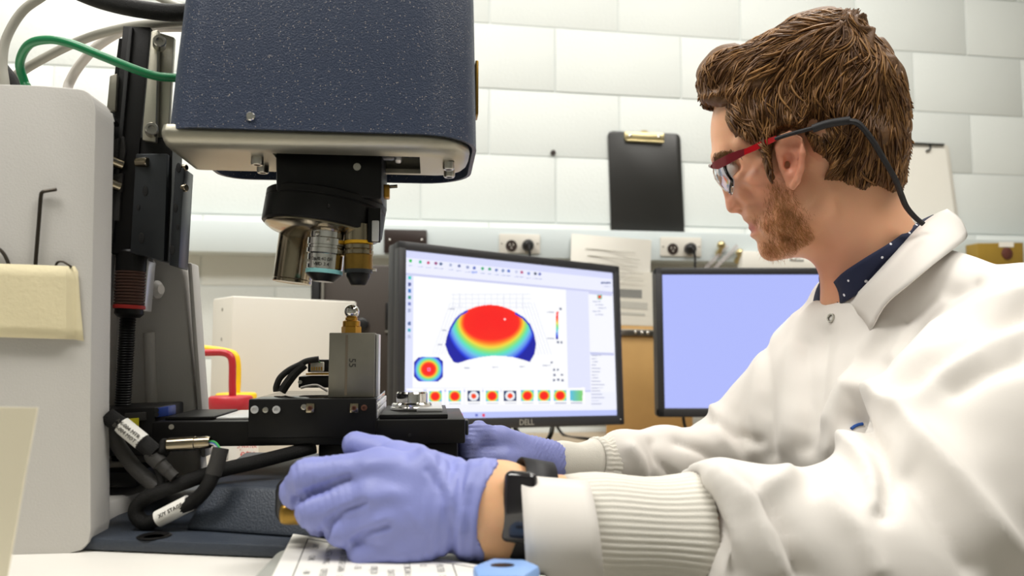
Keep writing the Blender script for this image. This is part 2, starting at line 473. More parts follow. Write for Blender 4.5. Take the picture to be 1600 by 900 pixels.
def homography(src, dst):
    A = []; b = []
    for (x, y), (u, v) in zip(src, dst):
        A.append([x, y, 1, 0, 0, 0, -u * x, -u * y]); b.append(u)
        A.append([0, 0, 0, x, y, 1, -v * x, -v * y]); b.append(v)
    h = np.linalg.solve(np.array(A, float), np.array(b, float))
    return np.append(h, 1).reshape(3, 3)
def screen_colors(nx, ny):
    """program window: toolbar, side icons, dome plot, thumbnails, tree and property list"""
    H = homography([(0, 0), (1, 0), (1, 1), (0, 1)], [(84, 58), (1004, 166), (1030, 822), (80, 836)])
    u, v = np.meshgrid((np.arange(nx)) / (nx - 1), (np.arange(ny)) / (ny - 1))
    w = H[2, 0] * u + H[2, 1] * v + H[2, 2]
    X = (H[0, 0] * u + H[0, 1] * v + H[0, 2]) / w; Y = (H[1, 0] * u + H[1, 1] * v + H[1, 2]) / w
    img = np.ones((ny, nx, 3)) * np.array([240, 242, 255.])
    def put(mask, c): img[mask] = c
    def rect(u0, v0, u1, v1, c): put((u >= u0) & (u <= u1) & (v >= v0) & (v <= v1), c)
    def inv(x, y):
        q = np.linalg.inv(H) @ np.array([x, y, 1.]); return q[0] / q[2], q[1] / q[2]
    rect(0, 0, 1, 0.045, (214, 218, 250)); rect(0, 0.045, 1, 0.135, (236, 238, 255)); rect(0, 0.135, 1, 0.15, (205, 208, 240))
    rect(0, 0.15, 0.035, 0.83, (222, 226, 252)); rect(0.035, 0.15, 0.74, 0.815, (252, 253, 255))
    rect(0.74, 0.15, 0.86, 0.84, (226, 229, 255)); rect(0.862, 0.15, 0.995, 0.84, (246, 247, 255))
    rect(0, 0.83, 0.86, 0.842, (200, 205, 240)); rect(0, 0.842, 0.86, 0.955, (244, 245, 255)); rect(0, 0.965, 1, 1, (188, 198, 250))
    # tool icons
    rng = np.random.RandomState(3)
    for x, y, c in ((108, 106, (20, 190, 70)), (150, 112, (60, 190, 140)), (186, 116, (200, 60, 110)), (220, 118, (150, 60, 120)), (242, 121, (90, 110, 150)),
                    (285, 126, (170, 180, 210)), (323, 131, (110, 120, 170)), (361, 137, (150, 160, 200)), (390, 140, (90, 110, 190)), (427, 143, (40, 170, 110)), (458, 146, (50, 160, 110)),
                    (488, 150, (110, 130, 190)), (517, 153, (130, 150, 190)), (543, 155, (90, 120, 200)), (577, 159, (200, 205, 230)), (601, 161, (190, 90, 130)), (632, 166, (130, 150, 210)), (661, 168, (90, 100, 120)), (681, 170, (110, 120, 190))):
        put((X - x) ** 2 + (Y - y) ** 2 < 49, c)
        put((abs(X - x) < 11) & (abs(Y - y - 22) < 2), (195, 200, 225))
    put((abs(X - 390) < 13) & (abs(Y - 160) < 5), (170, 185, 240))
    for k, c in enumerate([(30, 200, 190), (80, 90, 150), (60, 120, 190), (40, 150, 130), (120, 130, 190), (170, 180, 210), (90, 110, 160), (70, 170, 190), (190, 195, 220)]):
        y = 184 + k * 30 + (30 if k > 5 else 0)
        put((abs(X - 104) < 7) & (abs(Y - y) < 8), c)
    # perspective plot box
    for k in range(12):
        xx = 298 + k * 28; put((abs(X - xx) < 1.6) & (Y > 258) & (Y < 330), (226, 229, 240))
    for k in range(4): put((abs(Y - (262 + k * 20)) < 1.4) & (X > 290) & (X < 640), (226, 229, 240))
    for k in range(5):
        put((abs((X - (225 + k * 14)) - (480 - Y) * 0.33) < 1.5) & (Y > 300) & (Y < 540), (230, 232, 242))
        put((abs((X - (715 - k * 14)) + (480 - Y) * 0.33) < 1.5) & (Y > 300) & (Y < 540), (230, 232, 242))
    poly = [(263, 492), (270, 455), (283, 415), (308, 372), (330, 350), (358, 334), (400, 318), (430, 312), (465, 309), (510, 316), (548, 330), (580, 348), (612, 368), (640, 400), (657, 440), (667, 490), (661, 535), (640, 574),
            (610, 564), (560, 550), (485, 543), (420, 550), (360, 564), (320, 578), (300, 572), (278, 535)]
    inside = np.zeros(X.shape, bool)
    for i in range(len(poly)):
        x1, y1 = poly[i]; x2, y2 = poly[i - 1]
        c = ((y1 > Y) != (y2 > Y)) & (X < (x2 - x1) * (Y - y1) / (y2 - y1 + 1e-9) + x1)
        inside ^= c
    dx = (X - 468) / 124; dy = (Y - 393) / np.where(Y > 393, 82, 100)
    e = np.sqrt(dx ** 2 + dy ** 2) + 1e-6; c2 = dx ** 2 / e ** 2
    tt = 0.45 + (e - 1) * np.where(Y > 393, 0.88 * c2 + 0.36 * (1 - c2), 0.88)
    pd = polydist(np.stack([X[inside], Y[inside]], 1), poly + [poly[0]])
    ti = np.clip(tt[inside], 0, 1); side = np.abs(X[inside] - 468) > 105
    ti = np.where(side & (pd < 9) & (Y[inside] < 520), np.maximum(ti, 0.97), ti)
    img[inside] = cmap(ti)
    put(((X - 527) ** 2 + (Y - 377) ** 2) < 22, (255, 230, 230))
    # small plan view
    def octa(x, y, r, k=1.0, c0=1.0):
        m = (abs(X - x) < r) & (abs(Y - y) < r * k) & (abs(X - x) + abs(Y - y) < r * 1.55)
        d = np.sqrt((X - x) ** 2 + (Y - y) ** 2) / r
        img[m] = cmap(np.clip(d[m] * c0, 0, 1))
    octa(190, 605, 64, 0.88, 0.98)
    put((abs(X - 191) < 7) & (abs(Y - 606) < 7) & ~((abs(X - 191) < 4) & (abs(Y - 606) < 4)), (240, 150, 220))
    for i, x in enumerate((130, 220, 307, 391, 473, 553, 630, 704, 776, 848)):
        m = (abs(X - x) < 28) & (abs(Y - 730) < 25)
        d = np.sqrt((X - x) ** 2 + (Y - 730) ** 2) / 28
        fr = (abs(X - x) < 38) & (abs(Y - 732) < 38); img[fr & ~m] = (255, 255, 255)
        if i in (3, 5):
            img[m] = np.where((d[m] < 0.42)[:, None], (245, 70, 30), np.where((d[m] < 0.8)[:, None], (235, 240, 245), (15, 45, 100)))
        elif i == 9:
            q = np.clip((X - x + 28) / 56, 0, 1); img[m] = (np.stack([90 + 40 * q, 190 + 20 * q, 230 - 120 * q], -1))[m]
        else:
            img[m] = cmap(np.clip(d[m] * 0.72, 0, 1))
        put((abs(X - x - 2) < 26) & (abs(Y - 764) < 2), (170, 175, 200))
    # colour bar
    m = (abs(X - 760) < 5) & (Y > 343) & (Y < 470); img[m] = cmap(np.clip((Y[m] - 343) / 127 * 0.75 + 0.28, 0, 1))
    for x, y in ((775, 330), (765, 484), (780, 484), (737, 577), (748, 610), (765, 610), (750, 634), (784, 634), (748, 658), (767, 656), (786, 660)):
        put((abs(X - x) < 5) & (abs(Y - y) < 5), (120, 125, 150))
    for x, y, w2 in ((730, 345, 18), (730, 466, 18), (290, 328, 14), (240, 492, 12), (258, 426, 10), (360, 600, 12), (487, 597, 12), (607, 595, 12), (715, 590, 18)):
        put((abs(X - x) < w2) & (abs(Y - y) < 2.2), (185, 188, 205))
    # tree and list
    rect(0.862, 0.15, 0.995, 0.165, (205, 208, 240)); rect(0.862, 0.57, 0.995, 0.59, (200, 204, 236))
    put((abs(X - 948) < 10) & (abs(Y - 276) < 10), (110, 190, 150)); put((abs(X - 948) < 6) & (abs(Y - 276) < 6), (240, 60, 40))
    for k in range(5): put((abs(X - 935 - 12 * (k % 3)) < 18) & (abs(Y - (297 + k * 15)) < 2.2), (190, 194, 215))
    for k in range(16): put((X > 915) & (X < 935 + rng.randint(0, 40)) & (abs(Y - (545 + k * 15)) < 2.4), (192, 195, 215))
    put((X > 952) & (X < 998) & (abs(Y - 211) < 4), (120, 130, 170)); put((X > 965) & (X < 998) & (abs(Y - 228) < 2), (200, 204, 225))
    for x, c in ((336, (230, 60, 110)), (405, (110, 120, 200)), (436, (230, 70, 100))): put((abs(X - x) < 6) & (abs(Y - 818) < 7), c)
    img = img / 255.0
    return np.where(img <= 0.04045, img / 12.92, ((img + 0.055) / 1.055) ** 2.4)

def emission_attr(name, strength):
    m = bpy.data.materials.new(name); m.use_nodes = True; nt = m.node_tree
    b = nt.nodes['Principled BSDF']; b.inputs['Base Color'].default_value = (0.01, 0.01, 0.012, 1); b.inputs['Roughness'].default_value = 0.3
    a = nt.nodes.new('ShaderNodeAttribute'); a.attribute_name = 'col'
    nt.links.new(a.outputs['Color'], b.inputs['Emission Color']); b.inputs['Emission Strength'].default_value = strength
    MATS[name] = m
emission_attr('screen_window', 1.18)

def monitor(lab, M, w, h, window, logo, base_xy):
    t = thing('monitor', lab, 'monitor', (base_xy[0], base_xy[1], Z_DESK), 'monitors on the desk')
    bz, bb = 0.0165, 0.021
    # casing (rounded back) and bezel ring
    MB().box((0, 0.032, 0), (w, 0.034, h), M=M, bev=0.006).build('casing', 'bezel', t)
    MB().box((0, 0.058, 0), (w * 0.7, 0.03, h * 0.7), M=M, bev=0.012).build('rear_cover', 'bezel', t)
    bezel = MB()
    zt, zb = h / 2, -h / 2
    bezel.box((0, 0.007, zt - bz / 2), (w, 0.022, bz), M=M, bev=0.003).box((0, 0.007, zb + bb / 2), (w, 0.022, bb), M=M, bev=0.003)
    bezel.box((-w / 2 + bz / 2, 0.007, 0), (bz, 0.022, h), M=M, bev=0.003).box((w / 2 - bz / 2, 0.007, 0), (bz, 0.022, h), M=M, bev=0.003)
    bz_o = bezel.build('bezel', 'bezel', t)
    sw, sh = w - 2 * bz, h - bz - bb; cz = (bb - bz) / 2
    if window:
        nx, ny = 420, 262
        u, v = np.meshgrid(np.linspace(-sw / 2, sw / 2, nx), np.linspace(sh / 2, -sh / 2, ny))
        co = np.stack([u, np.full_like(u, 0.003), v + cz], -1).reshape(-1, 3)
        Mn = np.array(M); co = co @ Mn[:3, :3].T + Mn[:3, 3]
        i = np.arange((ny - 1) * nx).reshape(ny - 1, nx)[:, :-1].ravel()
        f = np.stack([i, i + nx, i + nx + 1, i + 1], -1)
        me = bpy.data.meshes.new('screen'); me.from_pydata(co, [], f.tolist())
        at = me.color_attributes.new('col', 'FLOAT_COLOR', 'POINT')
        c = np.ones((nx * ny, 4)); c[:, :3] = screen_colors(nx, ny).reshape(-1, 3)
        at.data.foreach_set('color', c.ravel())
        link('screen', me, 'screen_window', t, smooth=False)
    else:
        MB().quad((-sw / 2, 0.003, sh / 2 + cz), (sw / 2, 0.003, sh / 2 + cz), (sw / 2, 0.003, -sh / 2 + cz), (-sw / 2, 0.003, -sh / 2 + cz)).build('screen', 'screen_blue', t, smooth=False, M=M)
    if logo:
        Mt = M @ Matrix.Translation((0.012, -0.0046, zb + bb * 0.48)) @ Matrix.Rotation(math.pi / 2, 4, 'X')
        text_mesh('maker_logo', 'D\u018eLL' if False else 'DELL', 0.0165, 'silver_print', Mt, bz_o)
    MB().sphere(M @ Vector((w / 2 - 0.012, -0.0045, zb + bb * 0.55)), 0.0016, n=8).build('power_light', 'silver_print', bz_o)
    # stand
    c = M @ Vector((0, 0.085, -0.02)); foot = Vector((base_xy[0], base_xy[1], Z_DESK))
    st = MB().box((0, 0.1, -h * 0.28), (0.07, 0.028, h * 0.62), M=M, bev=0.006)
    st.build('stand_column', 'bezel', t)
    Mf = Matrix.Translation(foot) @ Matrix.Rotation(M.to_euler().z, 4, 'Z')
    MB().box((0, 0.02, 0.009), (0.22, 0.15, 0.016), M=Mf, bev=0.006).build('stand_base', 'bezel', t)
    return t
def pose(x, y, z, yaw, tilt, roll):
    return Matrix.Translation((x, y, z)) @ Matrix.Rotation(math.radians(yaw), 4, 'Z') @ Matrix.Rotation(math.radians(tilt), 4, 'X') @ Matrix.Rotation(math.radians(roll), 4, 'Y')
M1 = pose(0.0158, 1.6063, 0.978, 33.1, -3.8, 1.7)
b1 = M1 @ Vector((0, 0.12, 0))
monitor('black monitor showing a rainbow dome plot in a measuring program', M1, 0.556, 0.361, True, True, (b1.x, b1.y))
c2 = P(1026, 534, 1.84)
M2 = pose(c2.x + 0.278, 1.84, c2.z, 0.0, -1.0, 0.0)
monitor('black monitor showing a plain lavender blue screen behind the person', M2, 0.556, 0.356, False, False, (c2.x + 0.278, 1.93))

# ------------------------------------------------------------------ things standing on the desk
# computer tower
t = thing('computer_tower', 'dark brown computer tower standing behind the left monitor', 'computer', P(590, 560, 1.78) * 1.0)
a = P(485, 413, 1.76); b = P(690, 413, 1.76); t.location = ((a.x + b.x) / 2, 1.87, Z_DESK)
ht = a.z - Z_DESK
MB().box(((a.x + b.x) / 2, 1.87, Z_DESK + ht / 2), (b.x - a.x, 0.2, ht), bev=0.006).build('case', 'pc_brown', t)
MB().box((a.x + 0.012, 1.766, Z_DESK + ht / 2), (0.02, 0.012, ht - 0.004), bev=0.003).build('front_edge', 'black_plastic', t)
MB().box((a.x + 0.028, 1.767, Z_DESK + ht / 2), (0.006, 0.008, ht - 0.02), bev=0.001).build('seam_strip', 'pc_edge', t)
q = P(620, 494, 1.768); MB().box((q.x, 1.769, q.z), (0.052, 0.006, 0.064), bev=0.004).build('grip_recess', 'black_plastic', t)
MB().box((q.x, 1.767, q.z - 0.036), (0.052, 0.008, 0.006), bev=0.001).build('grip_lip', 'pc_edge', t)
q = P(566, 507, 1.766); MB().lathe([(0.012, 0), (0.015, 0.002), (0.015, 0.006), (0.011, 0.008)], Matrix.Translation(q) @ Matrix.Rotation(math.pi / 2, 4, 'X'), 24).build('lock_ring', 'black_plastic', t)
# white instrument box, turned
cb = P(364, 462, 1.33); yaw = math.radians(40)
hb = cb.z - Z_DESK
MBX = Matrix.Translation((cb.x, cb.y, Z_DESK)) @ Matrix.Rotation(yaw, 4, 'Z')
t = thing('controller_box', 'white metal controller box behind the wash bottles', 'box', MBX @ Vector((0.11, 0.05, 0)))
MB().box((0.121, 0.052, hb / 2), (0.242, 0.10, hb), M=MBX, bev=0.004).build('housing', 'white_enamel', t)
for z in (0.022, 0.075):
    MB().lathe([(0.005, 0), (0.005, 0.001), (0.003, 0.003)], MBX @ Matrix.Translation((0.0025, 0.05, hb - z)) @ Matrix.Rotation(-math.pi / 2, 4, 'Y'), 14).build('screw', 'steel', t)
MB().box((0.2, 0.0005, hb - 0.165), (0.022, 0.004, 0.07), M=MBX, bev=0.001).build('badge', 'fixture_white', t)
# wash bottles
def bottle(cx, cy, lab, capm, strawm, pts, printed):
    t = thing('wash_bottle', lab, 'bottle', (cx, cy, Z_DESK), 'wash bottles on the desk')
    zc = P(360, 646, 1.18).z
    r = 0.033; H = zc - Z_DESK
    T = Matrix.Translation((cx, cy, Z_DESK))
    bd = MB().lathe([(0.030, 0), (r + 0.004, 0.004), (r + 0.004, H - 0.03), (r + 0.002, H - 0.014), (r - 0.003, H - 0.004), (r - 0.003, H + 0.003)], T, 40).build('bottle_body', 'bottle_white', t)
    n = 96; prof = []
    vs = MB()
    rows = []
    for h_, rr in ((0.0, 0.0305), (0.001, 0.0315), (0.022, 0.0315), (0.0245, 0.0295)):
        rows.append([T @ Vector(((rr + (0.0006 if k % 2 else 0) * (0 < h_ < 0.023)) * math.cos(2 * math.pi * k / n), (rr + (0.0006 if k % 2 else 0) * (0 < h_ < 0.023)) * math.sin(2 * math.pi * k / n), H + 0.002 + h_)) for k in range(n)])
    rows.append([T @ Vector((0.004 * math.cos(2 * math.pi * k / n), 0.004 * math.sin(2 * math.pi * k / n), H + 0.027)) for k in range(n)])
    vs.grid(rows, closed=True); vs.build('screw_cap', capm, t, angle=60)
    MB().tube(catmull(pts, 8), 0.0055, n=14).build('straw', strawm, t)
    if printed:
        def lab_at(px, py):
            d = ray(px, py); o = CAM - Vector((cx, cy, 0)); R = r + 0.0044
            A = d.x ** 2 + d.y ** 2; B = 2 * (o.x * d.x + o.y * d.y); C = o.x ** 2 + o.y ** 2 - R * R
            s = (-B - math.sqrt(max(0, B * B - 4 * A * C))) / (2 * A)
            return CAM + d * s
        p = lab_at(376, 709)
        text_mesh('printed_word', 'Safety', 0.017, 'ink_red', frame(p, (1, 0.12, 0), (0, 0, 1)), bd)
        p = lab_at(350, 711)
        text_mesh('printed_letter', 'K', 0.012, 'ink_dark', frame(p, (1, -0.3, 0), (0, 0, 1)), bd)
        fr = MB(); Fm = frame(p, (1, -0.3, 0), (0, 0, 1))
        for q, s2 in (((0, 0.0075, 0), (0.013, 0.0008, 0.0004)), ((0, -0.0065, 0), (0.013, 0.0008, 0.0004)), ((-0.0065, 0, 0), (0.0008, 0.014, 0.0004)), ((0.0065, 0, 0), (0.0008, 0.014, 0.0004))):
            fr.box(q, s2, M=Fm)
        fr.build('printed_frame', 'ink_dark', bd)
        p = lab_at(372, 698)
        text_mesh('printed_line', 'DISTILLED WATER', 0.0065, 'ink_red', frame(p, (1, 0.1, 0), (0, 0, 1)), bd)
pc = P(360, 646, 1.18)
bottle(pc.x, 1.18, 'white wash bottle with red screw cap and bent red straw', 'cap_red', 'straw_red',
       [(pc.x + 0.003, 1.18, pc.z + 0.02), P(363, 600, 1.18), P(363, 568, 1.18), P(359, 556, 1.18), P(348, 551, 1.18), P(325, 551, 1.18), P(298, 552, 1.18)], True)
pb = P(366, 640, 1.255)
bottle(pb.x, 1.262, 'white wash bottle with yellow cap and straw, behind the red capped bottle', 'cap_yellow', 'cap_yellow',
       [(pb.x, 1.262, pc.z + 0.02), P(371, 600, 1.262), P(371, 568, 1.262), P(366, 554, 1.262), P(352, 549, 1.262), P(325, 545, 1.262), P(295, 543, 1.262)], False)
# keyboard
kc = on_z(915, 706, Z_DESK + 0.02)
KM = Matrix.Translation((kc.x + 0.16, kc.y + 0.02, Z_DESK)) @ Matrix.Rotation(math.radians(6), 4, 'Z')
t = thing('keyboard', 'black keyboard lying on the desk below the left monitor', 'keyboard', KM.translation)
MB().box((0, 0, 0.009), (0.44, 0.15, 0.016), M=KM, bev=0.005).build('keyboard_body', 'black_plastic', t)
key = None
for r in range(5):
    for c in range(20):
        M = KM @ Matrix.Translation((-0.2 + c * 0.021, -0.052 + r * 0.024, 0.0215))
        if key is None:
            key = MB().box((0, 0, 0), (0.0175, 0.019, 0.009), bev=0.002, seg=1).build('key', 'key_grey', t)
            o = key
        else:
            o = key.copy(); COL.objects.link(o)
        o.parent = t; o.matrix_parent_inverse = world_of(t).inverted(); o.matrix_basis = M
# cables on the desk
for lab, pts, r in (('black cable loop hanging under the left monitor', [P(800, 655, 1.74), P(812, 682, 1.66), P(830, 695, 1.64), P(848, 694, 1.64), P(860, 680, 1.68), P(865, 655, 1.76)], 0.0055),
                    ('thin black cable lying along the back of the desk', [on_z(862, 680, Z_DESK + 0.004) + Vector((0, 0, 0.06)), on_z(880, 679, Z_DESK + 0.004), on_z(915, 685, Z_DESK + 0.004), on_z(950, 688, Z_DESK + 0.004), on_z(1000, 688, Z_DESK + 0.004), on_z(1060, 690, Z_DESK + 0.004)], 0.004),
                    ('black cable lying on the desk in front of the keyboard', [on_z(815, 693, Z_DESK + 0.004), on_z(850, 697, Z_DESK + 0.004), on_z(900, 698, Z_DESK + 0.004)], 0.0035),
                    ('black cord hanging below the right monitor', [P(1068, 640, 1.93), P(1068, 655, 1.93), P(1071, 668, 1.94), P(1076, 680, 1.95)], 0.004)):
    o = MB().tube(catmull(pts, 8), r, n=10).build('cable', 'black_plastic'); tag(o, lab, 'cable')
# ------------------------------------------------------------------ instrument table
mat('navy_speckle', '#28344C', 0.42, var=0.05)
def speckle(m):
    """hammered powder coat: fine bumps and sparse bright flakes"""
    nt = m.node_tree; b = nt.nodes['Principled BSDF']
    tc = nt.nodes.new('ShaderNodeTexCoord')
    v = nt.nodes.new('ShaderNodeTexVoronoi'); v.inputs['Scale'].default_value = 1000; nt.links.new(tc.outputs['Object'], v.inputs['Vector'])
    cr = nt.nodes.new('ShaderNodeSeparateColor'); nt.links.new(v.outputs['Color'], cr.inputs[0])
    r = nt.nodes.new('ShaderNodeMath'); r.operation = 'GREATER_THAN'; r.inputs[1].default_value = 0.95; nt.links.new(cr.outputs[0], r.inputs[0])
    r2 = nt.nodes.new('ShaderNodeMath'); r2.operation = 'LESS_THAN'; r2.inputs[1].default_value = 0.35; nt.links.new(v.outputs['Distance'], r2.inputs[0])
    r3 = nt.nodes.new('ShaderNodeMath'); r3.operation = 'MULTIPLY'; nt.links.new(r.outputs[0], r3.inputs[0]); nt.links.new(r2.outputs[0], r3.inputs[1])
    mx = nt.nodes.new('ShaderNodeMix'); mx.data_type = 'RGBA'
    old = b.inputs['Base Color'].links[0].from_socket
    nt.links.new(r3.outputs[0], mx.inputs[0]); nt.links.new(old, mx.inputs[6]); mx.inputs[7].default_value = lin('#B9AFA6')
    nt.links.new(mx.outputs[2], b.inputs['Base Color'])
    n = nt.nodes.new('ShaderNodeTexNoise'); n.inputs['Scale'].default_value = 850; n.inputs['Detail'].default_value = 2; nt.links.new(tc.outputs['Object'], n.inputs['Vector'])
    bp = nt.nodes.new('ShaderNodeBump'); bp.inputs['Strength'].default_value = 0.5; bp.inputs['Distance'].default_value = 0.001
    nt.links.new(n.outputs['Fac'], bp.inputs['Height']); nt.links.new(bp.outputs['Normal'], b.inputs['Normal'])
speckle(MATS['navy_speckle'])
mat('navy_base', '#2F3641', 0.5, bump=0.35, bscale=600, var=0.08, vscale=30)
mat('cast_grey', '#C9C6C1', 0.5, bump=0.12, bscale=700, var=0.015)
mat('alu_plate', '#B9B5A6', 0.42, metal=0.85, bump=0.06, bscale=500, var=0.05, vscale=30)
mat('alu_bright', '#D9D9DA', 0.35, metal=0.6)
mat('anod_black', '#0D0C0C', 0.42, spec=0.3, bump=0.05, bscale=500, var=0.1, vscale=40)
mat('anod_grey', '#3F4245', 0.35, metal=0.7, var=0.1, vscale=40)
mat('bare_steel', '#8D897D', 0.45, metal=0.75, bump=0.12, bscale=90, var=0.2, vscale=40)
mat('brass', '#B88A3A', 0.32, metal=1.0, var=0.15, vscale=60)
mat('old_brass', '#9A7A3C', 0.35, metal=1.0, var=0.25, vscale=120)
mat('stain', '#6C6150', 0.6, var=0.2, vscale=150)
mat('bore_black', '#050505', 0.6)
mat('rust_screw', '#6E4A3C', 0.5, metal=0.6)
mat('coil_brown', '#5A4036', 0.5, metal=0.3, var=0.15)
mat('red_paint', '#B3261F', 0.5)
mat('lens_cyan', '#8CCFD2', 0.5)
mat('lens_yellow', '#E8B21C', 0.45)
mat('engraving', '#2D2A26', 0.6)
mat('sticker_yellow', '#DED22A', 0.5)
mat('connector_blue', '#27408F', 0.4)
mat('connector_white', '#D8D2C3', 0.5)
mat('cable_black', '#100F0E', 0.55, spec=0.25, bump=0.6, bscale=1500, var=0.5, vscale=1200)
mat('sleeve_grey', '#2A2826', 0.65, bump=0.2, bscale=500)
mat('label_white', '#E4E2DC', 0.6)
mat('cable_grey', '#A9A69B', 0.5)
mat('cable_pale', '#D5CFC8', 0.5)
mat('cable_green', '#0E7D4A', 0.35)
mat('nickel', '#9C917C', 0.17, metal=1.0, var=0.06, vscale=80)
mat('masking_tape', '#E6DAB4', 0.75, bump=0.2, bscale=250, var=0.04, vscale=30)
mat('tool_steel', '#3A342C', 0.4, metal=0.7)
mat('pad_grey', '#A6A7A0', 0.7)
mat('packet_blue', '#86A9DE', 0.45)
for k, c in (('red', '#C8241C'), ('yellow', '#E6C21F'), ('green', '#2E9A4B'), ('blue', '#3E62C8'), ('white', '#DDDDDD')): mat('wire_' + k, c, 0.4)

t = thing('instrument_table', 'white table carrying the measuring instrument in the foreground', 'table', (-0.61, 0.70, 0))
MB().box((-0.61, 0.70, Z_TAB - 0.02), (1.28, 0.66, 0.04), bev=0.004).build('tabletop', 'table_white', t)
for lx in (-1.18, -0.02):
    for ly in (0.44, 0.96):
        MB().box((lx, ly, (Z_TAB - 0.04) / 2), (0.05, 0.05, Z_TAB - 0.04), bev=0.004).build('leg', 'cast_grey', t)

# ------------------------------------------------------------------ the optical profiler
YAW = math.radians(6.0)
SO = Vector((P(507, 400, 0.70).x, 0.70, 0))
SM = Matrix.Translation(SO) @ Matrix.Rotation(YAW, 4, 'Z'); SMI = SM.inverted()
def L(px, py, v):
    """instrument frame point where the sight line meets the plane y = v"""
    a = SMI @ CAM; r = SMI.to_3x3() @ ray(px, py); s = (v - a.y) / r.y
    return a + r * s
def lp(px, py, v): q = L(px, py, v); return (q.x, q.z)
def lprism(px, v0, v1, bev=0.0, r=0.0, at=None):
    """polygon given on plane v0 (or at), extruded from v0 to v1"""
    pl = [lp(x, y, v0 if at is None else at) for x, y in px]
    if r: pl = round_poly(pl, r)
    return MB().prism(pl, v0, v1, M=SM, bev=bev)
def rectpx(x0, y0, x1, y1): return [(x0, y0), (x1, y0), (x1, y1), (x0, y1)]
def lw(px, py, v): return SM @ L(px, py, v)

ms = thing('optical_profiler', 'grey and navy optical profiler microscope with objective turret and stage', 'microscope', (SO.x, SO.y, Z_TAB))

# --- head shell (open below)
def plan_curve(x0, x1, y0, y1, rl, rr, n=8):
    pts = []
    def arc(cx, cy, r, a0, a1):
        for k in range(n + 1):
            a = math.radians(a0 + (a1 - a0) * k / n); pts.append((cx + r * math.cos(a), cy + r * math.sin(a)))
    arc(x0 + rl, y0 + rl, rl, 180, 270); arc(x1 - rr, y0 + rr, rr, 270, 360); arc(x1 - rr, y1 - rr, rr, 0, 90); arc(x0 + rl, y1 - rl, rl, 90, 180)
    return pts
zrim = L(450, 205, -0.088).z
xl = L(263, 205, -0.07).x; xr = L(742, 240, -0.02).x
rows = []
inner = []
for z, tp in ((0.0, 0), (0.002, 0.0005), (0.06, 0.0045), (0.12, 0.0095), (0.18, 0.0155), (0.235, 0.024), (0.25, 0.034), (0.255, 0.05)):
    bul = 0.0
    pc_ = plan_curve(xl + tp * 0.95, xr - tp * 0.25, -0.092 + tp * 0.3, 0.098, 0.028, 0.050)
    rows.append([Vector((x, y, zrim + z)) for x, y in pc_])
top = rows[-1]
cen = sum(top, Vector()) / len(top)
rows.append([cen + (p - cen) * 0.02 for p in top])
for z, tp in ((0.0, 0.0035), (0.10, 0.011)):
    inner.append([Vector((x, y, zrim + z)) for x, y in plan_curve(xl + tp * 0.95, xr - tp, -0.092 + tp, 0.098 - tp, 0.026, 0.046)])
cen2 = sum(inner[-1], Vector()) / len(inner[-1])
inner.append([cen2 + (p - cen2) * 0.02 for p in inner[-1]])
sh = MB(); sh.grid(rows, closed=True); sh.grid([rows[0]] + inner, closed=True)
bmesh.ops.remove_doubles(sh.bm, verts=sh.bm.verts[:], dist=1e-6)
shell = sh.build('head_cover', 'navy_speckle', ms, M=SM, angle=50)
q = L(391.5, 182, -0.0915)
MB().lathe([(0.0036, -0.003), (0.0036, 0.001), (0.003, 0.0017)], SM @ Matrix.Translation(q) @ Matrix.Rotation(math.pi / 2, 4, 'X'), 18).build('cover_screw', 'chrome', shell)
q = L(741, 150, -0.03)
MB().box((xr + 0.0005, -0.03, q.z + 0.005), (0.003, 0.02, 0.05), M=SM, bev=0.001).build('side_latch', 'old_brass', shell)

# --- silver pan under the head
zs = L(500, 236, -0.078).z
x0 = L(250, 215, -0.085).x; x1 = L(736, 255, -0.06).x
vf = 0.004
hx0, hx1 = L(428, 245, -0.06).x, L(657, 262, -0.02).x
def bx3(b, xa, xb, ya, yb, za, zb_, bev=0.0): b.box(((xa + xb) / 2, (ya + yb) / 2, (za + zb_) / 2), (xb - xa, yb - ya, zb_ - za), bev=bev)
pan = MB()
def tray_ring(ins, z):
    n = 8; pts = []
    def arc(cx, cy, r, a0, a1):
        for k in range(n + 1):
            an = math.radians(a0 + (a1 - a0) * k / n); pts.append(Vector((cx + r * math.cos(an), cy + r * math.sin(an), z)))
    xa, xb, ya, yb = x0 + ins * 0.3, xr - 0.006 - ins, -0.0865 + ins, vf - ins * 0.2
    arc(xa + 0.006, ya + 0.006, 0.006, 180, 270); arc(xb - 0.044, ya + 0.044, 0.044, 270, 360); arc(xb - 0.02, yb - 0.02, 0.02, 0, 90); arc(xa + 0.004, yb - 0.004, 0.004, 90, 180)
    return pts
rr_ = [tray_ring(i, z) for i, z in ((0.002, zrim + 0.004), (0.0, zrim - 0.001), (0.0, zs + 0.010), (0.0022, zs + 0.005), (0.006, zs + 0.0018), (0.012, zs))]
pan.grid(rr_, closed=True)
bmesh.ops.remove_doubles(pan.bm, verts=pan.bm.verts[:], dist=1e-6)
pan.bm.edges.ensure_lookup_table()
rim_e = [e for e in pan.bm.edges if e.is_boundary and abs(e.verts[0].co.z - zs) < 1e-5 and abs(e.verts[1].co.z - zs) < 1e-5]
hole = [pan.bm.verts.new(q) for q in ((hx0, -0.0665, zs), (hx1, -0.0665, zs), (hx1, vf - 0.009, zs), (hx0, vf - 0.009, zs))]
hole_e = [pan.bm.edges.new((hole[i], hole[(i + 1) % 4])) for i in range(4)]
bmesh.ops.triangle_fill(pan.bm, use_beauty=True, use_dissolve=False, edges=rim_e + hole_e)
up = [pan.bm.verts.new(h.co + Vector((0, 0, 0.004))) for h in hole]
for i in range(4): pan.bm.faces.new((hole[i], hole[(i + 1) % 4], up[(i + 1) % 4], up[i]))
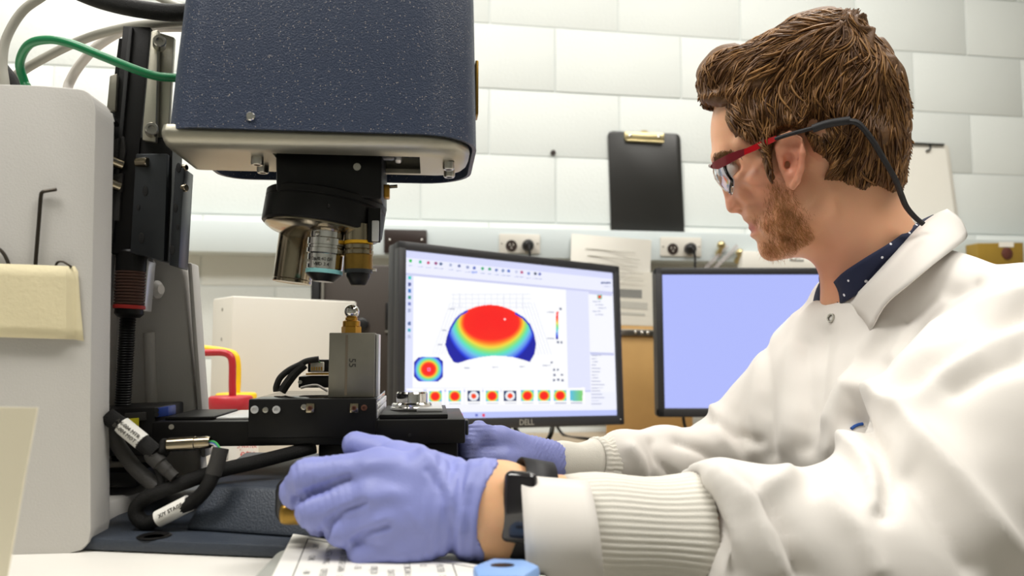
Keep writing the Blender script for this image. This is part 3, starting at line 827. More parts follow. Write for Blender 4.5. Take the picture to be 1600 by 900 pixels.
pan_o = pan.build('head_tray', 'alu_plate', ms, M=SM, angle=45)
c = MB(); bx3(c, hx0 - 0.01, hx1 + 0.01, -0.062, vf - 0.004, zs + 0.03, zs + 0.034)
c.build('inner_plate', 'anod_black', ms, M=SM)
for (px, py, v) in ((402, 250, -0.05), (411, 258, -0.02), (701, 254, -0.05), (702, 263, -0.02)):
    q = L(px, py, v); q.z = zs
    T = SM @ Matrix.Translation(q) @ Matrix.Rotation(math.pi, 4, 'X')
    s = MB().lathe([(0.0052, 0), (0.0052, 0.0055), (0.0045, 0.0065), (0.0028, 0.0065), (0.0028, 0.003)], T, 20).build('socket_screw', 'steel', pan_o)
for (px, py, v, w_, m) in ((530, 243, -0.05, 0.012, 'steel'), (590, 249, -0.04, 0.03, 'anod_grey'), (622, 252, -0.03, 0.006, 'alu_bright')):
    q = L(px, py, v); MB().box((q.x, q.y, zs + 0.014), (w_, 0.012, 0.02), M=SM, bev=0.002).build('inner_bracket', m, pan_o)
# --- turret
bxf = -0.052
tb = lprism([(430, 225), (598, 225), (597, 312), (431, 300)], bxf, 0.02, bev=0.003)
tbo = tb.build('turret_mount', 'anod_black', ms)
q = L(558, 261, bxf); MB().lathe([(0.0032, -0.001), (0.0032, 0.0012), (0.0018, 0.0012), (0.0018, 0.0002)], SM @ Matrix.Translation(q) @ Matrix.Rotation(math.pi / 2, 4, 'X'), 16).build('screw', 'steel', tbo)
TA = math.radians(7.5)
TAX = Vector((math.sin(TA), 0.05, math.cos(TA))).normalized()
tc0 = L(504, 361, -0.012)
TM = SM @ Matrix.Translation(tc0) @ orient(TAX)
R0 = 0.0535
MB().lathe([(R0 - 0.0015, 0), (R0, 0.0012), (R0, 0.021), (R0 - 0.0008, 0.0217), (R0 - 0.0008, 0.0224), (R0, 0.023), (R0, 0.028), (R0 - 0.0012, 0.029), (R0 - 0.01, 0.0295)], TM, 64).build('turret_ring', 'anod_black', ms)
tdisc = MB().lathe([(0.0505, 0.001), (0.0505, -0.0015), (0.046, -0.004), (0.030, -0.007), (0.01, -0.008)], TM, 64).build('turret_disc', 'nickel', ms)
for ang in (170, 176): 
    a = math.radians(ang)
    MB().sphere(TM @ Vector((R0 * math.cos(a), R0 * math.sin(a), 0.012 + (ang - 170))), 0.0018, n=10).build('set_screw', 'anod_black', ms) if ang == 170 else None
q = L(585, 352, -0.045); MB().box(q, (0.011, 0.006, 0.03), M=SM, bev=0.001).build('turret_latch', 'anod_black', ms)
q = L(586.5, 361, -0.05); MB().box(q, (0.006, 0.003, 0.018), M=SM, bev=0.0008).build('latch_plate', 'alu_bright', ms)
lv = MB().cyl(lw(596, 292.5, -0.02), lw(621, 291, -0.02), 0.0016, n=10).build('lever', 'nickel', ms)
MB().box(L(602, 300, -0.02), (0.008, 0.012, 0.012), M=SM, bev=0.001).build('lever_block', 'brass', lv)
def objective(top, bot, v, parts):
    """parts: list of (name, material, profile in (radius mm, fraction along axis))"""
    a, b = lw(*top, v), lw(*bot, v); Ln = (b - a).length
    T = Matrix.Translation(a) @ orient(b - a)
    root = None
    for name, m, prof in parts:
        o = MB().lathe([(r / 1000, f * Ln) for r, f in prof], T, 48).build(name, m, ms if root is None else root, angle=30)
        if root is None: root = o
    return root, T, Ln
A, _, _ = objective((468, 356), (456, 442), 0.018, [('objective', 'nickel', [(13, -0.05), (13, 0.12), (17.5, 0.13), (17.8, 0.15), (17.8, 0.93), (17.4, 0.94), (17.8, 0.95), (17.8, 0.995), (17, 1.0), (15.5, 0.99)])])
A['label'] = 'plain brushed steel objective'
B, TB, LB = objective((514, 344), (505, 441), -0.035, [
    ('objective', 'chrome', [(13.5, 0), (13.5, 0.13), (14.6, 0.14), (14.6, 0.20), (14.0, 0.205), (14.6, 0.21), (14.6, 0.30), (16.6, 0.32), (16.6, 0.42), (15.9, 0.43), (15.9, 0.47), (16.6, 0.48), (16.6, 0.55), (15.4, 0.57), (15.4, 0.80), (15.6, 0.805)]),
    ('colour_band', 'lens_cyan', [(15.7, 0.805), (15.9, 0.81), (15.9, 0.865), (15.7, 0.87)]),
    ('lens_nose', 'anod_black', [(15.6, 0.87), (15.2, 0.885), (9.0, 0.985), (8.8, 0.99)]),
    ('front_lens', 'label_white', [(8.3, 0.985), (8.3, 0.993), (4, 0.996)])])
B['label'] = 'chrome objective with cyan band'
def on_barrel(T, r, ang, h):
    a = math.radians(ang)
    return T @ Vector((r * math.cos(a), r * math.sin(a), h))
def facing(T, Ln, r, px, py, v):
    q = lw(px, py, v); q.y -= 0.0
    loc = T.inverted() @ q; a = math.atan2(loc.y, loc.x); return a, loc.z
fdir = (TB.inverted().to_3x3() @ Vector((0, -1, 0))); a0 = math.atan2(fdir.y, fdir.x)
for k, (txt, sz, h, da) in enumerate((('20x/0.40 DI', 0.0042, 0.66, 0.0), ('WD 3.4', 0.0042, 0.74, -0.05))):
    a = a0 + da
    nrm = (TB.to_3x3() @ Vector((math.cos(a), math.sin(a), 0))).normalized()
    dn = (TB.to_3x3() @ Vector((0, 0, 1))).normalized()
    xd = (-dn).cross(nrm)
    text_mesh('engraved_text', txt, sz, 'engraving', frame(TB @ Vector((0.0158 * math.cos(a), 0.0158 * math.sin(a), h * LB)), xd, -dn), B)
for da, h in ((0.35, 0.26), (-0.3, 0.36), (0.9, 0.70)):
    a = a0 + da
    p = TB @ Vector((0.0152 * math.cos(a), 0.0152 * math.sin(a), h * LB)); MB().sphere(p, 0.0022, n=10).build('set_screw', 'steel', B)
C, TC_, LC = objective((561, 352), (559.5, 446), -0.038, [
    ('objective', 'nickel', [(12.5, 0), (12.5, 0.27)]),
    ('colour_band', 'lens_yellow', [(12.0, 0.265), (12.2, 0.27), (12.2, 0.315), (12.0, 0.32)]),
    ('knurled_collar', 'nickel', [(11.6, 0.32), (12.6, 0.34), (12.6, 0.40), (11.8, 0.41), (12.9, 0.43), (12.9, 0.49), (12, 0.50)]),
    ('barrel', 'old_brass', [(12.3, 0.50), (12.3, 0.74)]),
    ('front_ring', 'anod_grey', [(12.3, 0.74), (12.0, 0.80), (11.6, 0.805)]),
    ('lens_nose', 'anod_black', [(10.2, 0.80), (10.2, 0.86), (7.0, 0.985), (6.0, 1.0)])])
C['label'] = 'brass objective with yellow band'
p = lw(581, 422, -0.038); MB().cyl(p, p + Vector((0.004, 0, 0)), 0.0015, n=8).build('set_screw', 'steel', C)

# --- stage: long bar, carriage, plates
vb = -0.030
barz = (L(480, 696, vb).z, L(480, 657, vb).z)
xa, xb = L(236, 680, vb).x, L(727, 680, vb).x
b_ = MB(); bx3(b_, xa, xb, vb, 0.10, barz[0], barz[1], bev=0.0015)
bar = b_.build('stage_bar', 'anod_black', ms, M=SM)
for px in (268,):
    q = L(px, 667, vb); MB().lathe([(0.0022, -0.001), (0.0022, 0.0008), (0.001, 0.0008)], SM @ Matrix.Translation(q) @ Matrix.Rotation(math.pi / 2, 4, 'X'), 12).build('screw', 'steel', bar)
for px in (478, 500, 545, 577, 640):
    q = L(px, 680, vb); MB().lathe([(0.0016, -0.001), (0.0016, 0.0003), (0.001, 0.0004)], SM @ Matrix.Translation(q) @ Matrix.Rotation(math.pi / 2, 4, 'X'), 10).build('tapped_hole', 'bore_black', bar)
c = MB(); bx3(c, L(592, 650, vb).x, L(700, 655, vb).x, vb + 0.006, 0.09, barz[1], barz[1] + 0.004, bev=0.0008)
c.build('rail_plate', 'anod_black', ms, M=SM)
c = MB(); bx3(c, L(650, 650, vb).x, L(692, 655, vb).x, vb + 0.03, 0.085, barz[1] + 0.004, barz[1] + 0.0075, bev=0.0008)
c.build('rail_reflection', 'alu_bright', ms, M=SM)  # bright strip standing in for the white reflection on the black rail top
c = MB(); bx3(c, L(728, 660, vb).x, L(733, 660, vb).x, vb + 0.01, vb + 0.03, barz[0] + 0.006, barz[1] - 0.002, bev=0.001)
c.build('end_cap', 'anod_grey', ms, M=SM)
c = MB(); bx3(c, L(248, 650, vb).x, L(326, 655, vb).x, vb + 0.015, 0.07, barz[1], barz[1] + 0.003, bev=0.0008)
c.build('rail_cover', 'anod_black', ms, M=SM)
c = MB(); bx3(c, L(330, 655, vb).x, L(386, 655, vb).x, vb + 0.015, 0.07, barz[1], barz[1] + 0.002, bev=0.0006)
c.build('rail_strip', 'alu_bright', ms, M=SM)
vc = -0.037
cz = (L(480, 662, vc).z, L(480, 623, vc).z)
cx0, cx1 = L(388, 640, vc).x, L(588, 640, vc).x
b_ = MB(); bx3(b_, cx0, cx1, vc, vc + 0.008, cz[0] - 0.012, cz[1], bev=0.0012)
car = b_.build('carriage_front', 'anod_black', ms, M=SM)
c = MB(); bx3(c, cx0 + 0.001, cx1 - 0.001, vc + 0.0082, 0.105, cz[1] - 0.005, cz[1] - 0.0004, bev=0.0006)
mat('black_gloss', '#0C0B0B', 0.12)
c.build('stage_plate', 'black_gloss', ms, M=SM)
for k, (za_, zb_) in enumerate(((cz[1] - 0.0105, cz[1] - 0.0055), (barz[1] + 0.001, cz[1] - 0.011))):
    c = MB(); bx3(c, cx0 + 0.004, cx1 + 0.0008, vc + 0.0085, 0.10, za_, zb_, bev=0.0005)
    c.build('slide_plate', 'alu_bright', ms, M=SM)
for (px, py, m, r) in ((398, 640, 'alu_bright', 0.0033), (415, 640.5, 'steel', 0.0024), (432, 640, 'alu_bright', 0.0033), (475, 636, 'steel', 0.0024), (569, 637, 'rust_screw', 0.0026)):
    q = L(px, py, vc); MB().lathe([(r, -0.001), (r, 0.0012), (r * 0.55, 0.0014), (r * 0.5, 0.0005)], SM @ Matrix.Translation(q) @ Matrix.Rotation(math.pi / 2, 4, 'X'), 16).build('screw', m, car)
for px in (485, 553.5):
    q = L(px, 637.5, vc - 0.001); w = MB().box(q, (0.0072, 0.003, 0.008), M=SM, bev=0.0006).build('square_washer', 'nickel', car)
    MB().lathe([(0.0022, 0), (0.0022, 0.0022), (0.0012, 0.0022), (0.0012, 0.0006)], SM @ Matrix.Translation(L(px, 637.5, vc - 0.0025)) @ Matrix.Rotation(math.pi / 2, 4, 'X'), 6).build('screw', 'rust_screw', car)
# stage column down to the base
c = MB(); bx3(c, L(500, 700, 0).x, L(715, 700, 0).x, -0.012, 0.10, Z_TAB + 0.03, barz[0], bev=0.003)
c.build('stage_support', 'anod_black', ms, M=SM)
# chrome levelling knob
kc = L(643.5, 651, 0.03); kb = barz[1] + 0.004
T = SM @ Matrix.Translation((kc.x, 0.03, kb))
kn = MB().lathe([(0.0195, 0), (0.0205, 0.0008), (0.0205, 0.0028), (0.0190, 0.0036), (0.0190, 0.0056), (0.0175, 0.007)], T, 48).build('levelling_knob', 'chrome', ms)
MB().lathe([(0.0145, 0.0068), (0.0148, 0.0075), (0.0148, 0.0155), (0.0138, 0.0172), (0.010, 0.0172)], T, 32).build('knob_grip', 'chrome', kn, angle=20)
# sensor block and connector behind the sample
ve = 0.045
q0, q1 = lp(466, 606, ve), lp(516, 588, ve)
c = MB(); bx3(c, q0[0], q1[0] + 0.02, ve, ve + 0.03, q0[1], q1[1], bev=0.001); sb = c.build('sensor_block', 'anod_black', ms, M=SM)
c = MB(); z1 = lp(480, 585, ve)[1]; bx3(c, lp(480, 585, ve)[0], q1[0] + 0.02, ve + 0.002, ve + 0.03, z1 + 0.002, z1 + 0.014, bev=0.001); c.build('sensor_cap', 'anod_black', ms, M=SM)
c = MB(); bx3(c, lp(478, 585, ve)[0], q1[0] + 0.02, ve - 0.001, ve + 0.03, z1 - 0.0005, z1 + 0.001); c.build('gold_gasket', 'brass', ms, M=SM)
q = L(496, 573, ve - 0.004); cn = MB().box(q, (0.012, 0.008, 0.009), M=SM, bev=0.0008).build('connector', 'connector_white', ms)
for k in range(5): MB().box((q.x - 0.0045 + k * 0.00225, q.y - 0.0042, q.z - 0.0018), (0.0011, 0.0006, 0.0035), M=SM).build('contact', 'brass', cn)
for k, m in enumerate(('yellow', 'red', 'green')):
    MB().tube(catmull([lw(482 + k * 2, 567 + k, ve - 0.006), lw(492 + k * 2, 561 + 2 * k, ve - 0.008), lw(498 + 2 * k, 566 + k, ve - 0.006), lw(500, 571, ve - 0.003)], 6), 0.0007, n=6).build('wire', 'wire_' + m, cn)
for pts, r in (([(498, 561), (480, 564), (468, 570), (452, 578), (438, 590), (432, 604), (432, 612)], 0.0030), ([(476, 570), (462, 582), (450, 597), (440, 612)], 0.0042)):
    MB().tube(catmull([lw(x, y, ve - 0.012) for x, y in pts], 6), r, n=10).build('sensor_lead', 'sleeve_grey', ms)
q = L(469, 597, ve); MB().lathe([(0.002, 0), (0.002, 0.001), (0.001, 0.001)], SM @ Matrix.Translation(q) @ Matrix.Rotation(math.pi / 2, 4, 'X'), 12).build('screw', 'steel', sb)
MB().tube(catmull([lw(x, y, 0.03) for x, y in ((470, 606), (482, 603), (495, 602), (505, 607), (512, 611))], 6), 0.0012, n=8).build('clear_tubing', 'cable_pale', ms)

# --- uprights: near cheek, far cheek, back web, foot
vn = -0.098
def cheek(name, px, v0, v1, bev, r):
    return lprism(px, v0, v1, bev=bev, r=r).build(name, 'cast_grey', ms, angle=45)
zt = Z_TAB
near = [(-170, 128), (-60, 131), (60, 133), (137, 140), (150, 165), (147, 300), (143, 500), (141, 640), (143, 835), (110, 842), (-170, 842)]
pl = [lp(x, y, vn) for x, y in near]
pl = [(x, max(z, zt)) for x, z in pl]; pl[-3] = (pl[-3][0], zt); pl[-2] = (pl[-2][0] + 0.012, zt); pl[-1] = (pl[-1][0], zt)
pl = pl[:8] + [(pl[8][0], zt), (pl[-1][0], zt)]
pr = MB().prism(round_poly(pl, 0.016, 3), vn, vn + 0.035, M=SM, bev=0.009, seg=3).build('near_upright', 'cast_grey', ms, angle=50)
far = [(120, 200), (262, 215), (272, 262), (284, 410), (298, 560), (312, 700), (316, 760), (120, 760)]
vf2 = 0.085
pl = [lp(x, y, vf2) for x, y in far]; pl = [(x, max(z, zt)) for x, z in pl]
MB().prism(round_poly(pl, 0.01, 3), vf2, vf2 + 0.022, M=SM, bev=0.003, seg=2).build('far_upright', 'cast_grey', ms, angle=50)
# rib on the far cheek
MB().tube([lw(233, 520, vf2 - 0.002), lw(238, 640, vf2 - 0.002), lw(243, 735, vf2 - 0.002)], 0.0055, n=12).build('rib', 'cast_grey', ms)
lpk = lprism([(292, 410), (300, 410), (322, 715), (313, 715)], vf2 - 0.004, vf2 + 0.02, bev=0.003).build('far_upright_flange', 'cast_grey', ms)
MB().cyl(lw(205, 455, 0.082), lw(252, 452, 0.07), 0.009, n=20, bev=0.004).build('boss', 'cast_grey', ms)
xw = L(118, 600, 0.0).x
c = MB(); bx3(c, xw - 0.02, xw, vn + 0.02, vf2 + 0.01, zt, L(120, 260, vf2).z, bev=0.003); c.build('back_web', 'cast_grey', ms, M=SM)
# foot between the cheeks (light grey slab), then the navy base
fz = 0.030
foot = [on_z(100, 842, zt), on_z(225, 778, zt + 0.004), on_z(330, 700, zt + 0.004), on_z(120, 690, zt + 0.004)]
ff = [SMI @ p for p in foot]
c = MB()
def slab(b, pts, z0, z1, bev=0.0, M=None):
    t = bmesh.new(); lo = [t.verts.new((p[0], p[1], z0)) for p in pts]; hi = [t.verts.new((p[0], p[1], z1)) for p in pts]
    t.faces.new(lo); t.faces.new(hi[::-1]); n = len(pts)
    for i in range(n): t.faces.new((lo[i], hi[i], hi[(i + 1) % n], lo[(i + 1) % n]))
    bmesh.ops.recalc_face_normals(t, faces=t.faces[:])
    if bev: bmesh.ops.bevel(t, geom=t.edges[:], offset=bev, segments=2, profile=0.5, affect='EDGES', clamp_overlap=True)
    b._merge(t, M if M is not None else Matrix.Identity(4))
fpts = [on_z(141, 838, zt + 0.001), on_z(228, 772, zt + 0.02), on_z(322, 715, zt + 0.02), on_z(130, 700, zt + 0.02)]
slab(c, fpts, zt, zt + 0.024, bev=0.004); c.build('foot', 'cast_grey', ms)
c = MB(); slab(c, [on_z(60, 846, zt), on_z(150, 846, zt), on_z(255, 770, zt), on_z(170, 760, zt)], zt, zt + 0.006, bev=0.001); c.build('foot_skirt', 'table_white', ms)
bz = zt + 0.010
base = [on_z(122, 857, zt + 0.002), on_z(420, 869, zt + 0.002), on_z(800, 882, zt + 0.002), on_z(800, 740, bz), on_z(330, 722, bz), on_z(232, 772, bz)]
c = MB(); slab(c, base, zt + 0.0005, bz, bev=0.003); bp = c.build('base_plate', 'navy_base', ms)
# raised body of the base: sloping flanks
hz = 0.848
lo = [on_z(287, 829, bz), on_z(470, 842, bz), on_z(790, 850, bz), on_z(760, 735, bz), on_z(345, 735, bz)]
hi = [on_z(332, 757, hz), on_z(470, 764, hz), on_z(765, 768, hz), on_z(740, 712, hz), on_z(385, 706, hz)]
t_ = bmesh.new(); a = [t_.verts.new(p) for p in lo]; b = [t_.verts.new((p.x, p.y, hz)) for p in hi]
t_.faces.new(a); t_.faces.new(b[::-1])
for i in range(5): t_.faces.new((a[i], b[i], b[(i + 1) % 5], a[(i + 1) % 5]))
bmesh.ops.recalc_face_normals(t_, faces=t_.faces[:]); bmesh.ops.bevel(t_, geom=t_.edges[:], offset=0.004, segments=3, profile=0.5, affect='EDGES', clamp_overlap=True)
c = MB(); c._merge(t_, Matrix.Identity(4)); hump = c.build('base_body', 'navy_base', ms, angle=40)
p = on_z(241, 838, bz); MB().lathe([(0.0115, 0), (0.0125, 0.0004), (0.0105, 0.0012), (0.004, -0.001)], Matrix.Translation(p), 28).build('plug_hole', 'anod_black', ms)
# handle the left hand grips: black rim with a brass grip
hp_ = P(478, 788, 0.558)
hd = MB().box((hp_.x, hp_.y + 0.006, hp_.z + 0.002), (0.046, 0.022, 0.034), bev=0.010, seg=4)
hd.cyl(P(500, 786, 0.56), P(520, 780, 0.64), 0.009, n=16)
hd = hd.build('stage_handle', 'black_plastic', ms)
gp = P(474, 803, 0.546); MB().box((gp.x, gp.y + 0.001, gp.z), (0.034, 0.012, 0.015), bev=0.005, seg=3).build('handle_grip', 'old_brass', hd)

# --- Z slide: column, bracket, carriage plates, spindle
vz = 0.02
col = lprism([(192, 40), (235, 42), (203, 396), (158, 396)], vz, vz + 0.05, bev=0.001).build('column_rail', 'anod_black', ms)
lprism([(186, 60), (191, 60), (163, 300), (156, 300)], vz + 0.01, vz + 0.05).build('column_edge', 'anod_black', ms)
lprism([(200, 42), (207, 42), (176, 380), (170, 380)], vz - 0.003, vz + 0.002, bev=0.0008).build('column_groove', 'bore_black', ms)
br = lprism([(236, 48), (247, 46), (243, 222), (222, 219), (222, 205)], vz - 0.004, vz + 0.004, bev=0.0012).build('bracket', 'alu_plate', ms)
lprism([(247, 50), (272, 58), (262, 225), (243, 220)], vz + 0.006, vz + 0.012, bev=0.001).build('bracket_web', 'alu_plate', ms)
for (px, py) in ((253, 71), (241, 206)):
    a, b2 = lw(px, py, vz - 0.016), lw(px, py, vz + 0.006)
    d = (b2 - a).normalized(); s2 = (SM.to_3x3() @ Vector((0.35, -1, 0))).normalized()
    MB().lathe([(0.0058, 0), (0.0058, 0.012), (0.005, 0.013), (0.003, 0.013), (0.003, 0.009)], Matrix.Translation(lw(px - 4, py, vz - 0.004)) @ orient(s2), 20).build('socket_screw', 'steel', br)
q = L(243, 138, vz + 0.005); MB().lathe([(0.0024, 0), (0.0024, 0.0006), (0.0015, 0.0008)], SM @ Matrix.Translation(q) @ Matrix.Rotation(math.pi / 2, 4, 'X'), 12).build('tapped_hole', 'rust_brown', br)
# carriage plates with bores
zp = lprism([(212, 240), (262, 240), (256, 408), (203, 395)], vz - 0.006, vz + 0.03, bev=0.001).build('slide_block', 'anod_grey', ms)
lprism([(206, 215), (270, 215), (268, 300), (262, 409), (204, 300)], vz + 0.002, vz + 0.03).build('slide_back', 'anod_black', ms)
fl = lprism([(273, 262), (288, 262), (279, 418), (264, 414)], vz - 0.008, vz + 0.02, bev=0.001).build('slide_flange', 'anod_grey', ms)
for (px, py, rx, par, v) in ((227, 298, 0.0032, zp, vz - 0.006), (216, 324, 0.002, zp, vz - 0.006), (221, 372, 0.0035, zp, vz - 0.006), (274, 325, 0.0028, fl, vz - 0.008), (278, 355, 0.0018, fl, vz - 0.008), (269, 391, 0.003, fl, vz - 0.008), (279, 262, 0.003, fl, vz - 0.008)):
    q = L(px, py, v); T = SM @ Matrix.Translation(q) @ Matrix.Rotation(math.pi / 2, 4, 'X') @ Matrix.Diagonal((0.75, 1.5, 1, 1))
    MB().lathe([(rx, -0.002), (rx, 0.0004), (rx * 0.8, 0.0005)], T, 18).build('bore', 'bore_black', par)
def pin(px, py, v, r, d, ln, par, m='nickel'):
    dd = (SM.to_3x3() @ Vector(d)).normalized()
    MB().lathe([(r, 0), (r, ln - 0.0008), (r * 0.85, ln)], Matrix.Translation(lw(px, py, v)) @ orient(dd), 18).build('pin', m, par)
pin(191, 258, vz - 0.002, 0.0048, (-1, -0.75, 0.35), 0.013, col); pin(187, 292, vz - 0.002, 0.0048, (-1, -0.75, 0.35), 0.013, col)
pin(215, 254, vz - 0.004, 0.0046, (1, -0.3, 0), 0.011, zp); pin(283, 294, vz - 0.004, 0.0036, (1, -0.4, 0), 0.006, fl); pin(286, 262, vz - 0.004, 0.003, (1, -0.4, 0), 0.004, fl)
lprism([(168, 222), (193, 212), (196, 236), (191, 262), (173, 262)], vz - 0.003, vz + 0.004, bev=0.0008).build('stop_plate', 'sleeve_grey', ms)
lprism([(174, 272), (192, 270), (190, 300), (172, 303)], vz - 0.003, vz + 0.004, bev=0.0008).build('stop_plate', 'sleeve_grey', ms)
lprism([(172, 303), (188, 300), (186, 345), (150, 345), (150, 335), (168, 334)], vz - 0.003, vz + 0.004, bev=0.0008).build('stop_plate', 'sleeve_grey', ms)
ls = lprism([(155, 170), (172, 188), (152, 476), (138, 476)], vz - 0.012, vz - 0.004, bev=0.0008).build('limit_strip', 'anod_grey', ms)
lprism([(160, 392), (164, 392), (158, 474), (152, 474)], vz - 0.014, vz + 0.01, bev=0.0006).build('scale_strip', 'alu_bright', ms)
lprism([(226, 400), (233, 408), (226, 486), (220, 486)], vz + 0.012, vz + 0.03, bev=0.0006).build('scale_strip', 'alu_bright', ms)
lprism([(171, 118), (183, 114), (180, 173), (166, 170)], vz - 0.004, vz + 0.006, bev=0.0012).build('reader_head', 'bare_steel', ms)
sn = lprism([(148, 170), (166, 172), (178, 186), (176, 192), (148, 190)], vz - 0.022, vz - 0.008, bev=0.001).build('limit_sensor', 'anod_black', ms)
lprism([(169, 174), (175, 177), (178, 190), (172, 186)], vz - 0.024, vz - 0.022).build('sensor_label', 'label_white', sn)
tg = lprism([(136, 478), (152, 478), (152, 522), (148, 528), (136, 528)], vz - 0.02, vz - 0.016, bev=0.0008).build('lower_bracket', 'cast_grey', ms)
lprism([(141, 508), (151, 506), (152, 518), (142, 520)], vz - 0.022, vz - 0.020).build('bracket_label', 'label_white', tg)
# spindle with coil cover
def spin(px0, py0, px1, py1, prof, name, m, par=ms, n=28):
    a, b2 = lw(px0, py0, vz + 0.012), lw(px1, py1, vz + 0.012); Ln = (b2 - a).length
    return MB().lathe([(r, f * Ln) for r, f in prof], Matrix.Translation(a) @ orient(b2 - a), n).build(name, m, par, angle=25)
spin(207, 392, 205, 424, [(0.0125, 0), (0.0135, 0.1), (0.0135, 1)], 'coil_cap', 'anod_black')
pr = []
N = 11
for k in range(N):
    f = k / N; pr += [(0.0122, f), (0.0136, f + 0.25 / N), (0.0136, f + 0.6 / N), (0.0122, f + 0.85 / N)]
cc = spin(205, 424, 202.5, 477, pr + [(0.0122, 1.0)], 'spindle_coil', 'coil_brown')
spin(202.5, 477, 202, 483, [(0.0138, 0), (0.014, 0.2), (0.014, 0.9), (0.013, 1)], 'red_collar', 'red_paint', cc)
spin(202, 483, 201, 496, [(0.0125, 0), (0.0125, 0.6), (0.0095, 1)], 'spindle_nut', 'anod_black')
pr = []
N = 60
for k in range(N):
    f = k / N; pr += [(0.0062, f), (0.0072, f + 0.5 / N)]
spin(200, 494, 186, 736, pr + [(0.0062, 1)], 'spindle', 'anod_black', n=20)
spin(184, 719, 183.5, 728, [(0.012, 0), (0.013, 0.2), (0.013, 0.8), (0.012, 1)], 'spindle_washer', 'connector_white')
p = on_z(150, 752, zt + 0.026)
lprism([(118, 738), (214, 738), (214, 762), (118, 762)], vz - 0.022, vz + 0.04, bev=0.0015).build('spindle_plate', 'anod_black', ms)
# motor block at the left end of the stage bar
mbk = lprism([(128, 640), (243, 636), (243, 690), (225, 712), (128, 714)], vz - 0.028, vz + 0.05, bev=0.002).build('motor_block', 'anod_black', ms)
lprism([(194, 646), (227, 644), (227, 657), (194, 660)], vz - 0.031, vz - 0.026, bev=0.0008).build('motor_plate', 'sleeve_grey', mbk)
lprism([(193, 655), (216, 653), (216, 668), (193, 671)], vz - 0.0325, vz - 0.031).build('warning_sticker', 'sticker_yellow', mbk)
cbx = lprism([(243, 638), (263, 635), (263, 650), (243, 653)], vz - 0.026, vz - 0.005, bev=0.001).build('end_connector', 'connector_blue', mbk)
for k in range(2): MB().cyl(lw(244.5, 641 + 7 * k, vz - 0.028), lw(244.5, 641 + 7 * k, vz - 0.02), 0.002, n=12).build('contact', 'bore_black', cbx)
wc = lprism([(157, 662), (176, 660), (176, 690), (157, 692)], vz - 0.034, vz - 0.024, bev=0.001).build('terminal', 'connector_white', mbk)
for k in range(4): lprism([(160, 667 + 6 * k), (175, 666 + 6 * k), (175, 667.4 + 6 * k), (160, 668.4 + 6 * k)], vz - 0.0348, vz - 0.033).build('terminal_slot', 'pad_grey', wc)

# ------------------------------------------------------------------ sample on the stage
vs_ = -0.022
bb0 = L(513.5, 619, vs_); zst = cz[1]
sx0, sx1 = L(513, 600, vs_).x, L(585, 600, vs_).x; ztop = L(550, 520, vs_).z
t = thing('calibration_block', 'steel block with brass fitting and a polished steel ball on the stage', 'sample block', SM @ Vector(((sx0 + sx1) / 2, vs_ + 0.012, zst)))
c = MB(); bx3(c, sx0, sx1, vs_, vs_ + 0.024, zst, ztop, bev=0.0007); blk = c.build('block', 'bare_steel', t, M=SM)
c = MB(); bx3(c, sx1 + 0.0005, sx1 + 0.003, vs_ + 0.006, vs_ + 0.03, zst, ztop - 0.001, bev=0.0004); c.build('side_plate', 'alu_bright', t, M=SM)
fx = L(549, 515, vs_ + 0.012).x
T = SM @ Matrix.Translation((fx, vs_ + 0.012, ztop))
MB().lathe([(0.0088, 0), (0.0088, 0.0055), (0.008, 0.0062)], T, 6).build('hex_nut', 'brass', t, angle=20)
MB().lathe([(0.0078, 0.006), (0.0078, 0.0105), (0.0072, 0.011), (0.0055, 0.0115), (0.0055, 0.014)], T, 28).build('collar', 'brass', t)
rb = 0.0068
MB().sphere(T @ Vector((0, 0, 0.0135 + rb * 0.85)), rb, n=32).build('ball', 'chrome', t)
text_mesh('stamped_number', '55', 0.0085, 'engraving', SM @ frame(L(550, 567, vs_ - 0.0002), (0, 0, -1), (1, 0, 0)), blk)
MB().box((L(541, 570, vs_).x, vs_ - 0.00005, (zst + ztop) / 2), (0.0022, 0.0003, ztop - zst - 0.004), M=SM).build('stain_streak', 'stain', blk)

# ------------------------------------------------------------------ things on and around the instrument
vk = vn - 0.001
def key_tool(lab, px, r):
    o = MB().tube(catmull([lw(x, y, vk - 0.0025) for x, y in px], 6), r, n=6).build('hex_key', 'tool_steel'); return tag(o, lab, 'hex key', 'hex keys behind the tape')
key_tool('long black hex key standing behind the masking tape', [(88, 296), (76, 298), (67, 300), (64, 306), (62, 330), (58, 380), (55, 420), (54, 440)], 0.0014)
key_tool('short hex key tip leaning out of the tape at the picture edge', [(-8, 385), (2, 392), (9, 402), (16, 420), (20, 440)], 0.0013)
o = MB().tube(catmull([lw(x, y, vk - 0.003) for x, y in ((86, 418), (90, 410), (97, 408.5), (104, 412), (112, 417))], 6), 0.0009, n=6).build('wire_clip', 'tool_steel'); tag(o, 'small dark wire loop sticking out over the tape', 'wire')
def tape_z(x): return 412 + x * 0.035
cols = []
for i in range(15):
    x = -60 + i * 13.6
    bulge = vk - 0.0044
    if i == 14: ys = (424, 470, 533); x = [122, 126, 131]
    else: ys = (tape_z(x), 470, 527 + 0.03 * x); x = [x] * 3
    row = []
    for k in range(7):
        f = k / 6; y = ys[0] + (ys[2] - ys[0]) * f; xx = np.interp(f, [0, 0.5, 1], x)
        row.append(lw(xx, y, bulge - 0.0005 * math.sin(3.1 * f) * (0.6 + 0.4 * math.sin(i)) + (0.004 if xx > 115 else 0)))
    cols.append(row)
o = MB().grid(cols).build('masking_tape', 'masking_tape'); tag(o, 'cream masking tape strip stuck across the grey upright', 'tape')
sol = o.modifiers.new('thickness', 'SOLIDIFY'); sol.thickness = 0.0004
